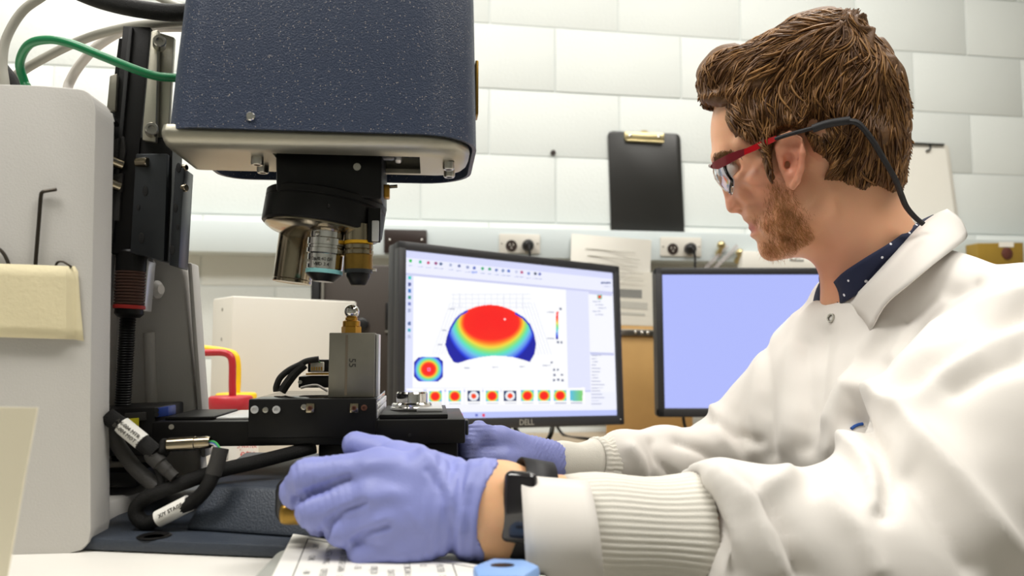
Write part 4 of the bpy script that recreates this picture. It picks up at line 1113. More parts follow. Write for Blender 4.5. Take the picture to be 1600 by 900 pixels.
# cables over the top
def cable(lab, pts, r, m, n=12):
    o = MB().tube(catmull([P(*q) for q in pts], 10), r, n=n).build('cable', m); return tag(o, lab, 'cable', 'cables of the instrument')
cable('green cable arching from the upright to the head', [(60, 420, 0.70), (55, 250, 0.70), (46, 150, 0.69), (38, 128, 0.69), (31, 98, 0.68), (45, 70, 0.66), (75, 62, 0.65), (110, 68, 0.645), (160, 88, 0.645), (210, 108, 0.65), (245, 119, 0.655), (278, 122, 0.66)], 0.0038, 'cable_green')
cable('grey cable sweeping behind the green cable to the head', [(-60, 420, 0.79), (-50, 260, 0.79), (-30, 175, 0.78), (20, 122, 0.77), (80, 85, 0.76), (140, 58, 0.75), (200, 42, 0.74), (250, 36, 0.73), (300, 33, 0.72)], 0.0045, 'cable_grey')
cable('pale cable curving up behind the column', [(90, 420, 0.76), (96, 250, 0.79), (104, 150, 0.80), (112, 122, 0.80), (130, 95, 0.79), (155, 70, 0.78), (195, 48, 0.77), (250, 43, 0.76), (300, 42, 0.75)], 0.0048, 'cable_pale')
cable('thick grey cable looping out at the upper left corner', [(20, 420, 0.72), (14, 250, 0.72), (8, 140, 0.72), (4, 100, 0.72), (10, 60, 0.72), (35, 18, 0.72), (70, -8, 0.72), (110, -40, 0.72)], 0.0042, 'cable_grey')
cable('black braided cable entering the head from above', [(110, -18, 0.71), (150, -2, 0.705), (190, 9, 0.70), (230, 16, 0.70), (270, 20, 0.70), (305, 19, 0.70)], 0.0082, 'cable_black', 18)
cable('black sleeve cable at the left edge beside the upright', [(-25, 75, 0.75), (0, 105, 0.75), (18, 130, 0.75), (30, 165, 0.75), (36, 260, 0.75), (38, 420, 0.75)], 0.0075, 'cable_black')
cable('thin grey cable reaching the head at the top', [(225, -15, 0.74), (250, -3, 0.73), (275, 8, 0.72), (300, 16, 0.71)], 0.0038, 'cable_grey')
# stage cables
YC = 0.615
def run(pts, r, name, m, par, n=14, Y=YC):
    return MB().tube(catmull([P(x, y, Y + (q[0] if q else 0)) for x, y, *q in pts], 8), r, n=n).build(name, m, par)
def mid_label(par, a, b, r, txts, Y=YC, name='cable_label'):
    p0, p1 = P(a[0], a[1], Y), P(b[0], b[1], Y)
    o = MB().cyl(p0, p1, r, n=24).build(name, 'label_white', par)
    xd = (p1 - p0).normalized(); c0 = (p0 + p1) / 2
    up = Vector((0, 0, 1)); nrm = Vector((0, -1, 0.25)); yd = nrm.cross(xd)
    for k, s in enumerate(txts):
        yy = (0.0022 - 0.0044 * k) if len(txts) > 1 else 0
        nn = Vector((0, -1, 0.25)).normalized()
        text_mesh('label_print', s, 0.0042, 'ink_dark', frame(c0 + nn * (r + 0.0002) + yd.normalized() * yy, xd, yd), par)
t = thing('motor_cable', 'black sleeved motor cable with white label beside the grey upright', 'cable', P(205, 720, YC))
run([(168, 650), (182, 660), (200, 672), (225, 693), (243, 708)], 0.0066, 'sleeve', 'cable_black', t)
mid_label(t, (190, 664), (222, 690), 0.0068, ('AX-004 MTR 3', 'B4-004 MOT 2'))
run([(243, 708), (238, 712), (250, 724), (262, 736), (273, 746)], [0.0062, 0.0062, 0.005, 0.0045], 'boot', 'sleeve_grey', t)
run([(170, 652, 0.01), (182, 690, 0.01), (196, 712, 0.008), (215, 735, 0.005), (246, 762, 0.002)], 0.0058, 'second_sleeve', 'sleeve_grey', t)
run([(240, 705), (246, 730), (252, 752), (246, 768)], 0.003, 'thin_lead', 'cable_black', t)
t = thing('stage_cable', 'black braided stage cable looping over the navy base plate', 'cable', P(235, 815, YC))
run([(492, 698, 0.06), (455, 708, 0.05), (400, 722, 0.03), (340, 736, 0.015), (285, 755, 0.005), (250, 768), (222, 782), (212, 800), (222, 815), (240, 817)], 0.0058, 'braided_sleeve', 'cable_black', t)
run([(345, 700, -0.004), (340, 720, -0.006), (333, 742, -0.008)], 0.0062, 'boot', 'sleeve_grey', t)
run([(334, 738, -0.008), (325, 758, -0.01), (312, 775, -0.008), (298, 786, -0.006), (270, 800, -0.004), (245, 812, -0.002), (228, 818)], 0.0055, 'return_sleeve', 'cable_black', t)
mid_label(t, (247, 811), (296, 786), 0.0066, ('X/Y STAGE',), Y=YC - 0.004)
cn = MB().lathe([(0.0042, 0), (0.0055, 0.001), (0.0055, 0.022), (0.0050, 0.0225), (0.0050, 0.031), (0.0044, 0.034)], Matrix.Translation(P(262, 695, YC + 0.004)) @ orient(P(327, 691, YC + 0.004) - P(262, 695, YC + 0.004)), 24).build('plug', 'nickel', t)
for k, m in enumerate(('green', 'blue', 'white')):
    run([(325, 690 + k * 1.5, 0.004), (333, 690 + 2 * k, 0.002), (339, 694 + 2 * k, 0), (344, 702, -0.004)], 0.0009, 'wire', 'wire_' + m, cn, 6)
for k, m in enumerate(('red', 'yellow')): run([(246, 698 + 2 * k, 0.004), (254, 694 + 2 * k, 0.003), (264, 695 + k, 0.004)], 0.0009, 'wire', 'wire_' + m, cn, 6)
run([(240, 700, 0.004), (252, 705, 0), (256, 690, 0.002), (262, 700, 0.004), (252, 718, 0.004)], 0.0028, 'knot', 'cable_black', t)

# cream folder standing in the very front
Yf_ = 0.42
t = thing('paper_stack', 'cream paper sheets standing upright at the left front edge', 'paper stack', on_z(-40, 880, Z_TAB))
for k in range(4):
    off = k * 0.004
    pts = [P(-130, 634, Yf_ + off), P(58 - 5 * k, 637 + k, Yf_ + off), P(38 - 5 * k, 745, Yf_ + off), P(10 - 6 * k, 905, Yf_ + off), P(-130, 905, Yf_ + off)]
    zb_ = Z_TAB + 0.001
    if pts[3].z < zb_:
        pass
    pl = [(p.x, max(p.z, zb_)) for p in pts]
    MB().prism(pl, Yf_ + off, Yf_ + off + 0.0012).build('sheet', 'paper_cream', t)
# printed sheet on a grey pad
t = thing('desk_pad', 'grey rounded pad lying under the printed sheet', 'pad', on_z(600, 900, Z_TAB))
c0, c1 = on_z(432, 862, Z_TAB + 0.011), on_z(402, 930, Z_TAB + 0.011)
pc2 = [(c0.x - 0.002, 0.563), (0.022, 0.556), (0.022, 0.42), (c1.x - 0.012, 0.42)]
c = MB(); slab(c, round_poly(pc2, 0.015, 4), Z_TAB, Z_TAB + 0.0095, bev=0.002); c.build('pad_slab', 'pad_grey', t)
t = thing('printed_sheet', 'printed table sheet lying under the near gloved hand', 'paper', on_z(560, 880, Z_TAB))
zp_ = Z_TAB + 0.0122
TL_ = on_z(458, 835, zp_); BLd = (on_z(425, 902, zp_) - TL_).normalized(); TRd = Vector((-BLd.y, BLd.x, 0))
if TRd.x < 0: TRd = -TRd
TRd = (on_z(640, 866, zp_) - TL_).normalized()
FM = frame(TL_, TRd, -BLd)
def sheet_pt(a, b): return TL_ + TRd * a + BLd * b
c = MB(); slab(c, [sheet_pt(0, 0), sheet_pt(0.215, 0), sheet_pt(0.215, 0.16), sheet_pt(0, 0.16)], zp_, zp_ + 0.0006); pso = c.build('sheet', 'paper', t)
def ink(a0, b0, a1, b1, m='ink_dark', par=pso, nm='printed_line'):
    c = MB(); slab(c, [sheet_pt(a0, b0), sheet_pt(a1, b0), sheet_pt(a1, b1), sheet_pt(a0, b1)], zp_ + 0.0006, zp_ + 0.0008); c.build(nm, m, par)
ink(0.016, 0.008, 0.2, 0.0088, 'ink_dark', nm='table_rule'); ink(0.016, 0.0088, 0.0168, 0.15, 'ink_dark', nm='table_rule'); ink(0.145, 0.009, 0.1458, 0.15, 'ink_dark', nm='table_rule')
rn = random.Random(5)
words_ = [('STAGE GAIN', 'OFFSET 24', 'DATE', 'SET', 'UNIT'), ('SCAN LENGTH', '0.84', 'CHK', '- 55', '12'), ('FILTER', 'OBJ 20', '- 80', 'MAG', '3')]
Mx = frame((0, 0, 0), -BLd, TRd)
if Mx[2][2] < 0: Mx = frame((0, 0, 0), BLd, TRd)
for i in range(9):
    a = 0.026 + i * 0.0135
    b = 0.013
    for j in range(4):
        w_ = words_[(i + j) % 3][rn.randrange(5)]
        q = sheet_pt(a, b + 0.012); q.z = zp_ + 0.0008
        M_ = Mx.copy(); M_.translation = q
        text_mesh('printed_text', w_, 0.0062, 'ink_grey', M_, pso, extrude=0.0)
        b += 0.032
t = thing('blue_packet', 'light blue plastic packet with a dark hole under the wrist', 'packet', P(790, 890, 0.535))
pb_ = [P(738, 884, 0.470), P(768, 868, 0.487), P(822, 878, 0.484), P(845, 905, 0.470), P(820, 915, 0.450), P(745, 900, 0.450)]
c = MB(); slab(c, [(p.x, p.y) for p in pb_], zp_ + 0.001, zp_ + 0.0105, bev=0.003); pk = c.build('packet_body', 'packet_blue', t)
q = P(785, 884, 0.463); MB().lathe([(0.006, 0), (0.006, 0.0008), (0.0045, 0.001)], Matrix.Translation((q.x, q.y + 0.006, zp_ + 0.010)) @ Matrix.Diagonal((1.2, 0.7, 1, 1)), 20).build('hole', 'outlet_brown', pk)
# ------------------------------------------------------------------ implicit surfaces for the person
class Field:
    def __init__(s, lo, hi, h):
        s.lo = np.array(lo, np.float32); s.h = h
        n = np.ceil((np.array(hi) - np.array(lo)) / h).astype(int) + 1
        s.x = (lo[0] + h * np.arange(n[0], dtype=np.float32))[:, None, None]
        s.y = (lo[1] + h * np.arange(n[1], dtype=np.float32))[None, :, None]
        s.z = (lo[2] + h * np.arange(n[2], dtype=np.float32))[None, None, :]
        s.F = np.full(tuple(n), 9.0, np.float32)
    def capsule(s, a, b, ra, rb=None, sc=None):
        """round cone a->b; sc = (axis vector, factor) squeezes distance along one direction (factor < 1 makes it wider)"""
        rb = ra if rb is None else rb
        px, py, pz = s.x - a[0], s.y - a[1], s.z - a[2]
        bx, by, bz = b[0] - a[0], b[1] - a[1], b[2] - a[2]
        L2 = bx * bx + by * by + bz * bz + 1e-12
        t = np.clip((px * bx + py * by + pz * bz) / L2, 0, 1)
        dx, dy, dz = px - t * bx, py - t * by, pz - t * bz
        d2 = dx * dx + dy * dy + dz * dz
        if sc is not None:
            (ux, uy, uz), f = sc
            q = dx * ux + dy * uy + dz * uz
            d2 = d2 - q * q * (1 - f * f)
        return np.sqrt(np.maximum(d2, 0)) - (ra + (rb - ra) * t)
    def ellipsoid(s, c, r, R=None):
        px, py, pz = s.x - c[0], s.y - c[1], s.z - c[2]
        if R is not None:
            q = [px * R[i][0] + py * R[i][1] + pz * R[i][2] for i in range(3)]
        else: q = [px, py, pz]
        k = np.sqrt((q[0] / r[0]) ** 2 + (q[1] / r[1]) ** 2 + (q[2] / r[2]) ** 2)
        return (k - 1) * min(r)
    def add(s, d, k=0.0): s.F = smin(s.F, d, k); return s
    def cut(s, d, k=0.0): s.F = -smin(-s.F, d, k) ; return s
def smin(a, b, k):
    if k <= 0: return np.minimum(a, b)
    h = np.clip(0.5 + 0.5 * (b - a) / k, 0, 1)
    return b + (a - b) * h - k * h * (1 - h)
def surface_nets(F, lo, h):
    F = np.ascontiguousarray(F, np.float32); nx, ny, nz = F.shape
    ins = F < 0
    cnt = np.zeros((nx - 1, ny - 1, nz - 1), np.int8)
    offs = [(i, j, k) for i in (0, 1) for j in (0, 1) for k in (0, 1)]
    for i, j, k in offs: cnt += ins[i:nx - 1 + i, j:ny - 1 + j, k:nz - 1 + k]
    act = np.argwhere((cnt > 0) & (cnt < 8))
    idx = np.full((nx - 1, ny - 1, nz - 1), -1, np.int32); idx[tuple(act.T)] = np.arange(len(act))
    vals = np.stack([F[act[:, 0] + i, act[:, 1] + j, act[:, 2] + k] for i, j, k in offs], 1)
    O = np.array(offs, np.float32)
    P_ = np.zeros((len(act), 3), np.float32); n_ = np.zeros(len(act), np.float32)
    for a in range(8):
        for b in range(a + 1, 8):
            if np.abs(O[a] - O[b]).sum() != 1: continue
            va, vb = vals[:, a], vals[:, b]; m = (va < 0) != (vb < 0)
            t = np.where(m, va / np.where(m, va - vb, 1), 0)
            p = O[a] + t[:, None] * (O[b] - O[a]); P_[m] += p[m]; n_[m] += 1
    V = (act + P_ / n_[:, None]) * h + np.array(lo)
    quads = []
    for ax in range(3):
        sl0 = [slice(None)] * 3; sl1 = [slice(None)] * 3; sl0[ax] = slice(0, -1); sl1[ax] = slice(1, None)
        e = ins[tuple(sl0)] != ins[tuple(sl1)]
        ed = np.argwhere(e)
        u, w = (ax + 1) % 3, (ax + 2) % 3
        ok = (ed[:, u] > 0) & (ed[:, w] > 0) & (ed[:, u] < F.shape[u] - 1) & (ed[:, w] < F.shape[w] - 1)
        ed = ed[ok]; flip = ins[tuple(ed.T)]
        def cell(du, dw):
            c = ed.copy(); c[:, u] += du; c[:, w] += dw; return idx[tuple(c.T)]
        q = np.stack([cell(-1, -1), cell(0, -1), cell(0, 0), cell(-1, 0)], 1)
        q[~flip] = q[~flip][:, ::-1]
        quads.append(q)
    Q = np.concatenate(quads); Q = Q[(Q >= 0).all(1)]
    return V, Q
def vnormals(V, Q):
    n = np.cross(V[Q[:, 2]] - V[Q[:, 0]], V[Q[:, 3]] - V[Q[:, 1]])
    N = np.zeros_like(V)
    for k in range(4): np.add.at(N, Q[:, k], n)
    return N / (np.linalg.norm(N, axis=1)[:, None] + 1e-12)
def smooth_mesh(V, Q, it=2, lam=0.5):
    e = np.concatenate([Q[:, [0, 1]], Q[:, [1, 2]], Q[:, [2, 3]], Q[:, [3, 0]]])
    for _ in range(it):
        S = np.zeros_like(V); C = np.zeros(len(V))
        np.add.at(S, e[:, 0], V[e[:, 1]]); np.add.at(S, e[:, 1], V[e[:, 0]]); np.add.at(C, e[:, 0], 1); np.add.at(C, e[:, 1], 1)
        V = V + lam * (S / np.maximum(C, 1)[:, None] - V)
    return V
_rs = np.random.RandomState(11); _lat = _rs.rand(32, 32, 32).astype(np.float32) * 2 - 1
def vnoise(p, scale):
    q = np.asarray(p) * scale; i = np.floor(q).astype(int); f = q - i; f = f * f * (3 - 2 * f); i = i % 32; j = (i + 1) % 32
    g = lambda a, b, c: _lat[a, b, c]
    x0 = g(i[:, 0], i[:, 1], i[:, 2]) * (1 - f[:, 0]) + g(j[:, 0], i[:, 1], i[:, 2]) * f[:, 0]
    x1 = g(i[:, 0], j[:, 1], i[:, 2]) * (1 - f[:, 0]) + g(j[:, 0], j[:, 1], i[:, 2]) * f[:, 0]
    x2 = g(i[:, 0], i[:, 1], j[:, 2]) * (1 - f[:, 0]) + g(j[:, 0], i[:, 1], j[:, 2]) * f[:, 0]
    x3 = g(i[:, 0], j[:, 1], j[:, 2]) * (1 - f[:, 0]) + g(j[:, 0], j[:, 1], j[:, 2]) * f[:, 0]
    y0 = x0 * (1 - f[:, 1]) + x1 * f[:, 1]; y1 = x2 * (1 - f[:, 1]) + x3 * f[:, 1]
    return y0 * (1 - f[:, 2]) + y1 * f[:, 2]
def np_mesh(name, V, Q, material, parent=None, smooth=True, cols=None):
    V = np.asarray(V, np.float64); Q = np.asarray(Q, np.int32); k = Q.shape[1]
    me = bpy.data.meshes.new(name)
    me.vertices.add(len(V)); me.vertices.foreach_set('co', V.ravel())
    me.loops.add(Q.size); me.loops.foreach_set('vertex_index', Q.ravel())
    me.polygons.add(len(Q)); me.polygons.foreach_set('loop_start', np.arange(0, Q.size, k, dtype=np.int32)); me.polygons.foreach_set('loop_total', np.full(len(Q), k, np.int32))
    me.update(calc_edges=True)
    if smooth: me.polygons.foreach_set('use_smooth', np.ones(len(Q), bool))
    if cols is not None:
        at = me.color_attributes.new('col', 'FLOAT_COLOR', 'POINT')
        c = np.ones((len(V), 4)); c[:, :3] = cols; at.data.foreach_set('color', c.ravel())
    o = bpy.data.objects.new(name, me); COL.objects.link(o)
    if material: me.materials.append(MATS[material])
    if parent is not None: attach(o, parent)
    return o
def project(V):
    """pixel position of points (used only to lay out folds and prints when modelling)"""
    d = np.asarray(V) - np.array(CAM); c, s = math.cos(PITCH), math.sin(PITCH)
    z = d[:, 1] * c + d[:, 2] * s; y = -d[:, 1] * s + d[:, 2] * c
    return np.stack([800 + FPX * d[:, 0] / z, 450 - FPX * y / z], 1)
def polydist(pts, line):
    """distance of 2D points to a polyline"""
    best = np.full(len(pts), 1e9)
    for (x0, y0), (x1, y1) in zip(line[:-1], line[1:]):
        dx, dy = x1 - x0, y1 - y0; L2 = dx * dx + dy * dy + 1e-12
        t = np.clip(((pts[:, 0] - x0) * dx + (pts[:, 1] - y0) * dy) / L2, 0, 1)
        best = np.minimum(best, np.hypot(pts[:, 0] - x0 - t * dx, pts[:, 1] - y0 - t * dy))
    return best
def inpoly(x, y, poly):
    ins = np.zeros(np.shape(x), bool)
    for i in range(len(poly)):
        x1, y1 = poly[i]; x2, y2 = poly[i - 1]
        ins ^= ((y1 > y) != (y2 > y)) & (x < (x2 - x1) * (y - y1) / (y2 - y1 + 1e-12) + x1)
    return ins
def sdist(pts, poly):
    """signed distance, positive inside"""
    d = polydist(pts, list(poly) + [poly[0]])
    return np.where(inpoly(pts[:, 0], pts[:, 1], poly), d, -d)
def shepard(pts, ctrl, vals, p=4.0):
    ctrl = np.asarray(ctrl); vals = np.asarray(vals, float)
    d = np.sqrt(((pts[:, None, :] - ctrl[None]) ** 2).sum(-1)) + 1e-5
    w = 1 / d ** p; w /= w.sum(1, keepdims=True)
    return w @ vals
# ------------------------------------------------------------------ the person
def attr_mat(name, rough, sss=0.0, bump=0.0, bscale=300, spec=0.4, sheen=0.0):
    m = bpy.data.materials.new(name); m.use_nodes = True; nt = m.node_tree; b = nt.nodes['Principled BSDF']
    a = nt.nodes.new('ShaderNodeAttribute'); a.attribute_name = 'col'
    tc = nt.nodes.new('ShaderNodeTexCoord')
    n = nt.nodes.new('ShaderNodeTexNoise'); n.inputs['Scale'].default_value = 90; n.inputs['Detail'].default_value = 5; nt.links.new(tc.outputs['Object'], n.inputs['Vector'])
    mx = nt.nodes.new('ShaderNodeMix'); mx.data_type = 'RGBA'; mx.blend_type = 'MULTIPLY'; mx.inputs[0].default_value = 0.25
    nt.links.new(a.outputs['Color'], mx.inputs[6]); nt.links.new(n.outputs['Color'], mx.inputs[7])
    mx2 = nt.nodes.new('ShaderNodeMix'); mx2.data_type = 'RGBA'; mx2.inputs[0].default_value = 0.08
    nt.links.new(a.outputs['Color'], mx2.inputs[6]); nt.links.new(mx.outputs[2], mx2.inputs[7])
    nt.links.new(mx2.outputs[2], b.inputs['Base Color'])
    b.inputs['Roughness'].default_value = rough; b.inputs['Specular IOR Level'].default_value = spec
    if sss:
        b.inputs['Subsurface Weight'].default_value = sss; b.inputs['Subsurface Radius'].default_value = (1.0, 0.35, 0.2); b.inputs['Subsurface Scale'].default_value = 0.006
    if bump:
        n2 = nt.nodes.new('ShaderNodeTexNoise'); n2.inputs['Scale'].default_value = bscale; nt.links.new(tc.outputs['Object'], n2.inputs['Vector'])
        bp = nt.nodes.new('ShaderNodeBump'); bp.inputs['Strength'].default_value = bump; bp.inputs['Distance'].default_value = 0.001
        nt.links.new(n2.outputs['Fac'], bp.inputs['Height']); nt.links.new(bp.outputs['Normal'], b.inputs['Normal'])
    MATS[name] = m
attr_mat('skin', 0.48, sss=0.35, bump=0.12, bscale=900)
mat('coat_white', '#DFDAD4', 0.8, bump=0.06, bscale=1400, var=0.01, sheen=0.1)
mat('knit_white', '#DCD8CE', 0.9, bump=0.2, bscale=900, var=0.02)
mat('glove_blue', '#878ECB', 0.5, bump=0.10, bscale=500, var=0.04, vscale=14)
mat('trousers', '#2B2E38', 0.85)
mat('shoe', '#1F1D1C', 0.5)
mat('glasses_red', '#B30F18', 0.18, coat=0.6)
mat('glasses_darkred', '#6E1B22', 0.25, coat=0.4)
mat('watch_black', '#1A171C', 0.15, coat=0.5)
mat('strap_black', '#17161A', 0.6)
mat('eye_white', '#D8D2CC', 0.15)
mat('iris', '#4A5A66', 0.15)
mat('logo_blue', '#1E4F9E', 0.7)
def hair_mat(name, c1, c2, c3, rough=0.42):
    m = bpy.data.materials.new(name); m.use_nodes = True; nt = m.node_tree; b = nt.nodes['Principled BSDF']
    g = nt.nodes.new('ShaderNodeNewGeometry'); r = nt.nodes.new('ShaderNodeValToRGB')
    r.color_ramp.elements[0].color = lin(c1); r.color_ramp.elements[1].color = lin(c3)
    e = r.color_ramp.elements.new(0.55); e.color = lin(c2)
    nt.links.new(g.outputs['Random Per Island'], r.inputs[0]); nt.links.new(r.outputs[0], b.inputs['Base Color'])
    b.inputs['Roughness'].default_value = rough + 0.08; b.inputs['Specular IOR Level'].default_value = 0.35
    MATS[name] = m
hair_mat('hair', '#4C301A', '#74502C', '#9A7040')
hair_mat('beard', '#9A6234', '#BA7F4A', '#D8A973', 0.5)
mat('scalp_hair', '#624325', 0.6, bump=0.5, bscale=220, var=0.25, vscale=120)
# polka dot shirt
m = mat('shirt_dots', '#141C3C', 0.8, bump=0.05, bscale=1500)
nt = m.node_tree; b = nt.nodes['Principled BSDF']
tc = nt.nodes.new('ShaderNodeTexCoord'); v = nt.nodes.new('ShaderNodeTexVoronoi'); v.inputs['Scale'].default_value = 78; v.inputs['Randomness'].default_value = 0.35
nt.links.new(tc.outputs['Object'], v.inputs['Vector'])
lt = nt.nodes.new('ShaderNodeMath'); lt.operation = 'LESS_THAN'; lt.inputs[1].default_value = 0.13; nt.links.new(v.outputs['Distance'], lt.inputs[0])
mx = nt.nodes.new('ShaderNodeMix'); mx.data_type = 'RGBA'; old = b.inputs['Base Color'].links[0].from_socket
nt.links.new(lt.outputs[0], mx.inputs[0]); nt.links.new(old, mx.inputs[6]); mx.inputs[7].default_value = lin('#E4E4EC'); nt.links.new(mx.outputs[2], b.inputs['Base Color'])

man = thing('person', 'young man in white lab coat and purple gloves working at the microscope', 'person', (0.52, 0.93, 0.0))

# ---- head frame: a = image right (backwards), b = up, c = away from the camera (across the head)
HO = P(1270, 230, 0.86)
rd = ray(1270, 230).normalized()
hl = Vector((rd.x, rd.y, rd.z * 0.7)).normalized()
he = Vector((rd.y, -rd.x, 0)).normalized(); hu = he.cross(hl).normalized()
HM = Matrix.Identity(4)
for i in range(3): HM[i][0] = he[i]; HM[i][1] = hu[i]; HM[i][2] = hl[i]; HM[i][3] = HO[i]
HMI = HM.inverted()
def hp(px, py, c=0.0):
    a = HMI @ CAM; r = HMI.to_3x3() @ ray(px, py); s = (c - a.z) / r.z
    q = a + r * s; return (q.x, q.y)
HMn = np.array(HM)
def hw(A): A = np.asarray(A, float); return A @ HMn[:3, :3].T + HMn[:3, 3]
def curve2(pts, n=6): return [(p.x, p.y) for p in catmull([Vector((x, y, 0)) for x, y in pts], n, closed=True)]

profile_px = [(1118, 165), (1112, 190), (1111, 212), (1113, 234), (1111, 246), (1113, 255), (1121, 265), (1123, 276), (1127, 292), (1132, 308), (1134, 320), (1136, 328), (1142, 333), (1152, 333), (1159, 337),
              (1162, 344), (1170, 351), (1169, 357), (1174, 362), (1172, 369), (1182, 377), (1184, 389), (1190, 401), (1203, 408), (1225, 405), (1252, 400), (1285, 395), (1330, 370), (1370, 320), (1392, 270), (1404, 210),
              (1400, 150), (1375, 95), (1320, 55), (1250, 44), (1185, 60), (1140, 100)]
prof2 = curve2([hp(*q) for q in profile_px], 4)
LAT = -0.055
ctrl = [  # px, py, half width, edge roundness
    (1150, 140, .058, .050), (1200, 100, .066, .060), (1280, 130, .0765, .075), (1365, 170, .068, .070), (1390, 230, .058, .055), (1300, 220, .076, .075),
    (1168, 215, .062, .042), (1135, 205, .052, .040), (1122, 240, .046, .024), (1138, 262, .0415, .022), (1158, 262, .056, .03), (1180, 283, .0645, .034), (1205, 262, .068, .05),
    (1124, 283, .0085, .010), (1133, 305, .011, .012), (1141, 322, .0145, .013), (1153, 324, .0175, .013), (1163, 305, .040, .026), (1172, 330, .036, .024),
    (1176, 352, .024, .017), (1184, 366, .026, .018), (1195, 355, .042, .024), (1195, 385, .023, .018), (1203, 398, .021, .016), (1222, 345, .058, .034), (1230, 385, .044, .020), (1245, 310, .068, .05),
    (1265, 365, .058, .026), (1290, 330, .0635, .04), (1345, 270, .058, .05), (1330, 320, .052, .04)]
cp = [hp(x, y, LAT if w > 0.03 else 0) for x, y, w, r in ctrl]
cw = [w for *_, w, r in ctrl]; cr = [r for *_, r in ctrl]
def half_map(A, B, poly, ctrl_pts, wv, rv, p=4.0):
    pts = np.stack([A.ravel(), B.ravel()], 1)
    d = sdist(pts, poly); Ry = shepard(pts, ctrl_pts, wv, p); Rd = shepard(pts, ctrl_pts, rv, p)
    return d.reshape(A.shape), Ry.reshape(A.shape), Rd.reshape(A.shape)
h = 0.0016
hf = Field((-0.135, -0.245, -0.092), (0.17, 0.145, 0.092), h)
A2, B2 = np.meshgrid(hf.x.ravel(), hf.y.ravel(), indexing='ij')
d2, Ry2, Rd2 = half_map(A2, B2, prof2, cp, cw, cr)
def inflate(f, d, Ry, Rd, half=1.0):
    q = np.maximum(1 - d / Rd, 0)
    k = np.sqrt(q[:, :, None] ** 2 + (f.z / Ry[:, :, None]) ** 2) - 1
    return (k * np.minimum(Ry, Rd)[:, :, None]).astype(np.float32)
hf.F = inflate(hf, d2, Ry2, Rd2)
def h3(px, py, c): x, y = hp(px, py, c); return (x, y, c)
hf.add(hf.capsule(h3(1322, 318, 0), h3(1405, 480, 0), 0.050, 0.056), 0.03)
hf.add(hf.capsule(h3(1405, 480, 0), h3(1430, 535, 0), 0.056, 0.056), 0.03)
hf.add(hf.capsule(h3(1330, 300, -0.035), h3(1300, 470, -0.012), 0.012, 0.010), 0.03)   # neck muscle
hf.cut(hf.ellipsoid(h3(1154, 329, -0.0135), (0.0045, 0.0028, 0.005)), 0.002)              # nostril
hf.cut(hf.capsule(h3(1170, 357.5, -0.03), h3(1184, 361, -0.03), 0.0012) * 1.0, 0.003)
hf.cut(hf.ellipsoid(h3(1140, 263, -0.045), (0.013, 0.008, 0.010)), 0.008)                 # eye socket
# ears (both sides), as seen: helix, lobe, concha, canal
for sg in (-1, 1):
    def e3(px, py, c): x, y = hp(px, py, -0.078); return (x, y, sg * c)
    ear = hf.capsule(e3(1236, 238, 0.079), e3(1238, 268, 0.076), 0.0145, 0.010, sc=((0, 0, 1), 2.6))
    ear = smin(ear, hf.capsule(e3(1235, 230, 0.078), e3(1237, 286, 0.0735), 0.0125, 0.0065, sc=((0, 0, 1), 2.2)), 0.006)
    rim = [e3(1219, 246, 0.0765), e3(1216, 230, 0.079), e3(1222, 216, 0.082), e3(1235, 211, 0.084), e3(1248, 220, 0.085), e3(1254, 240, 0.085), e3(1252, 263, 0.083), e3(1246, 282, 0.080), e3(1239, 292, 0.076)]
    for a, b in zip(rim[:-1], rim[1:]): ear = smin(ear, hf.capsule((a[0], a[1], a[2] + sg * 0.0015), (b[0], b[1], b[2] + sg * 0.0015), 0.0036, 0.0036), 0.0025)
    ear = -smin(-ear, hf.ellipsoid(e3(1232, 256, 0.086), (0.0085, 0.0135, 0.0105)), 0.002)
    ear = -smin(-ear, hf.ellipsoid(e3(1238, 228, 0.088), (0.0085, 0.0085, 0.0065)), 0.003)
    ear = smin(ear, hf.capsule(e3(1221, 252, 0.078), e3(1223, 264, 0.077), 0.0035, 0.0035), 0.003)   # tragus
    ear = -smin(-ear, hf.ellipsoid(e3(1230, 257, 0.080), (0.0035, 0.0055, 0.010)), 0.001)
    hf.add(ear, 0.004)
V, Q = surface_nets(hf.F, hf.lo, h)
V = smooth_mesh(V, Q, 2, 0.5)
skinL = np.array(lin('#E8B08C')[:3]); skinR = np.array(lin('#D98D74')[:3]); beardC = np.array(lin('#CB8C60')[:3]); lipC = np.array(lin('#C77A6C')[:3])
beard_poly = [(1203, 272), (1222, 285), (1240, 300), (1262, 330), (1290, 350), (1300, 385), (1265, 405), (1225, 412), (1200, 414), (1178, 402), (1181, 380), (1192, 370), (1190, 362), (1170, 347), (1166, 340), (1180, 336), (1190, 340), (1196, 325), (1197, 300)]
bp2 = [hp(x, y, -0.045) for x, y in beard_poly]
sd = sdist(V[:, :2], bp2)
cols = np.tile(skinL, (len(V), 1))
def blend(mask, c):
    global cols
    cols = cols * (1 - mask[:, None]) + c * mask[:, None]
def gauss(px, py, r, c=-0.06):
    q = hp(px, py, c); return np.exp(-((V[:, 0] - q[0]) ** 2 + (V[:, 1] - q[1]) ** 2) / r ** 2)
blend(0.55 * gauss(1190, 290, 0.035), skinR); blend(0.8 * gauss(1240, 250, 0.028) * (np.abs(V[:, 2]) > 0.07), skinR); blend(0.6 * gauss(1140, 318, 0.016, 0), skinR)
blend(0.5 * gauss(1290, 420, 0.05, -0.04), skinR)
blend(np.clip(sd / 0.022 + 0.25, 0, 1) * 0.6, beardC)
blend(np.clip(gauss(1174, 357, 0.0075, -0.01) * 1.2, 0, 1), lipC)
Vh, Qh, Ch = hw(V), Q, cols

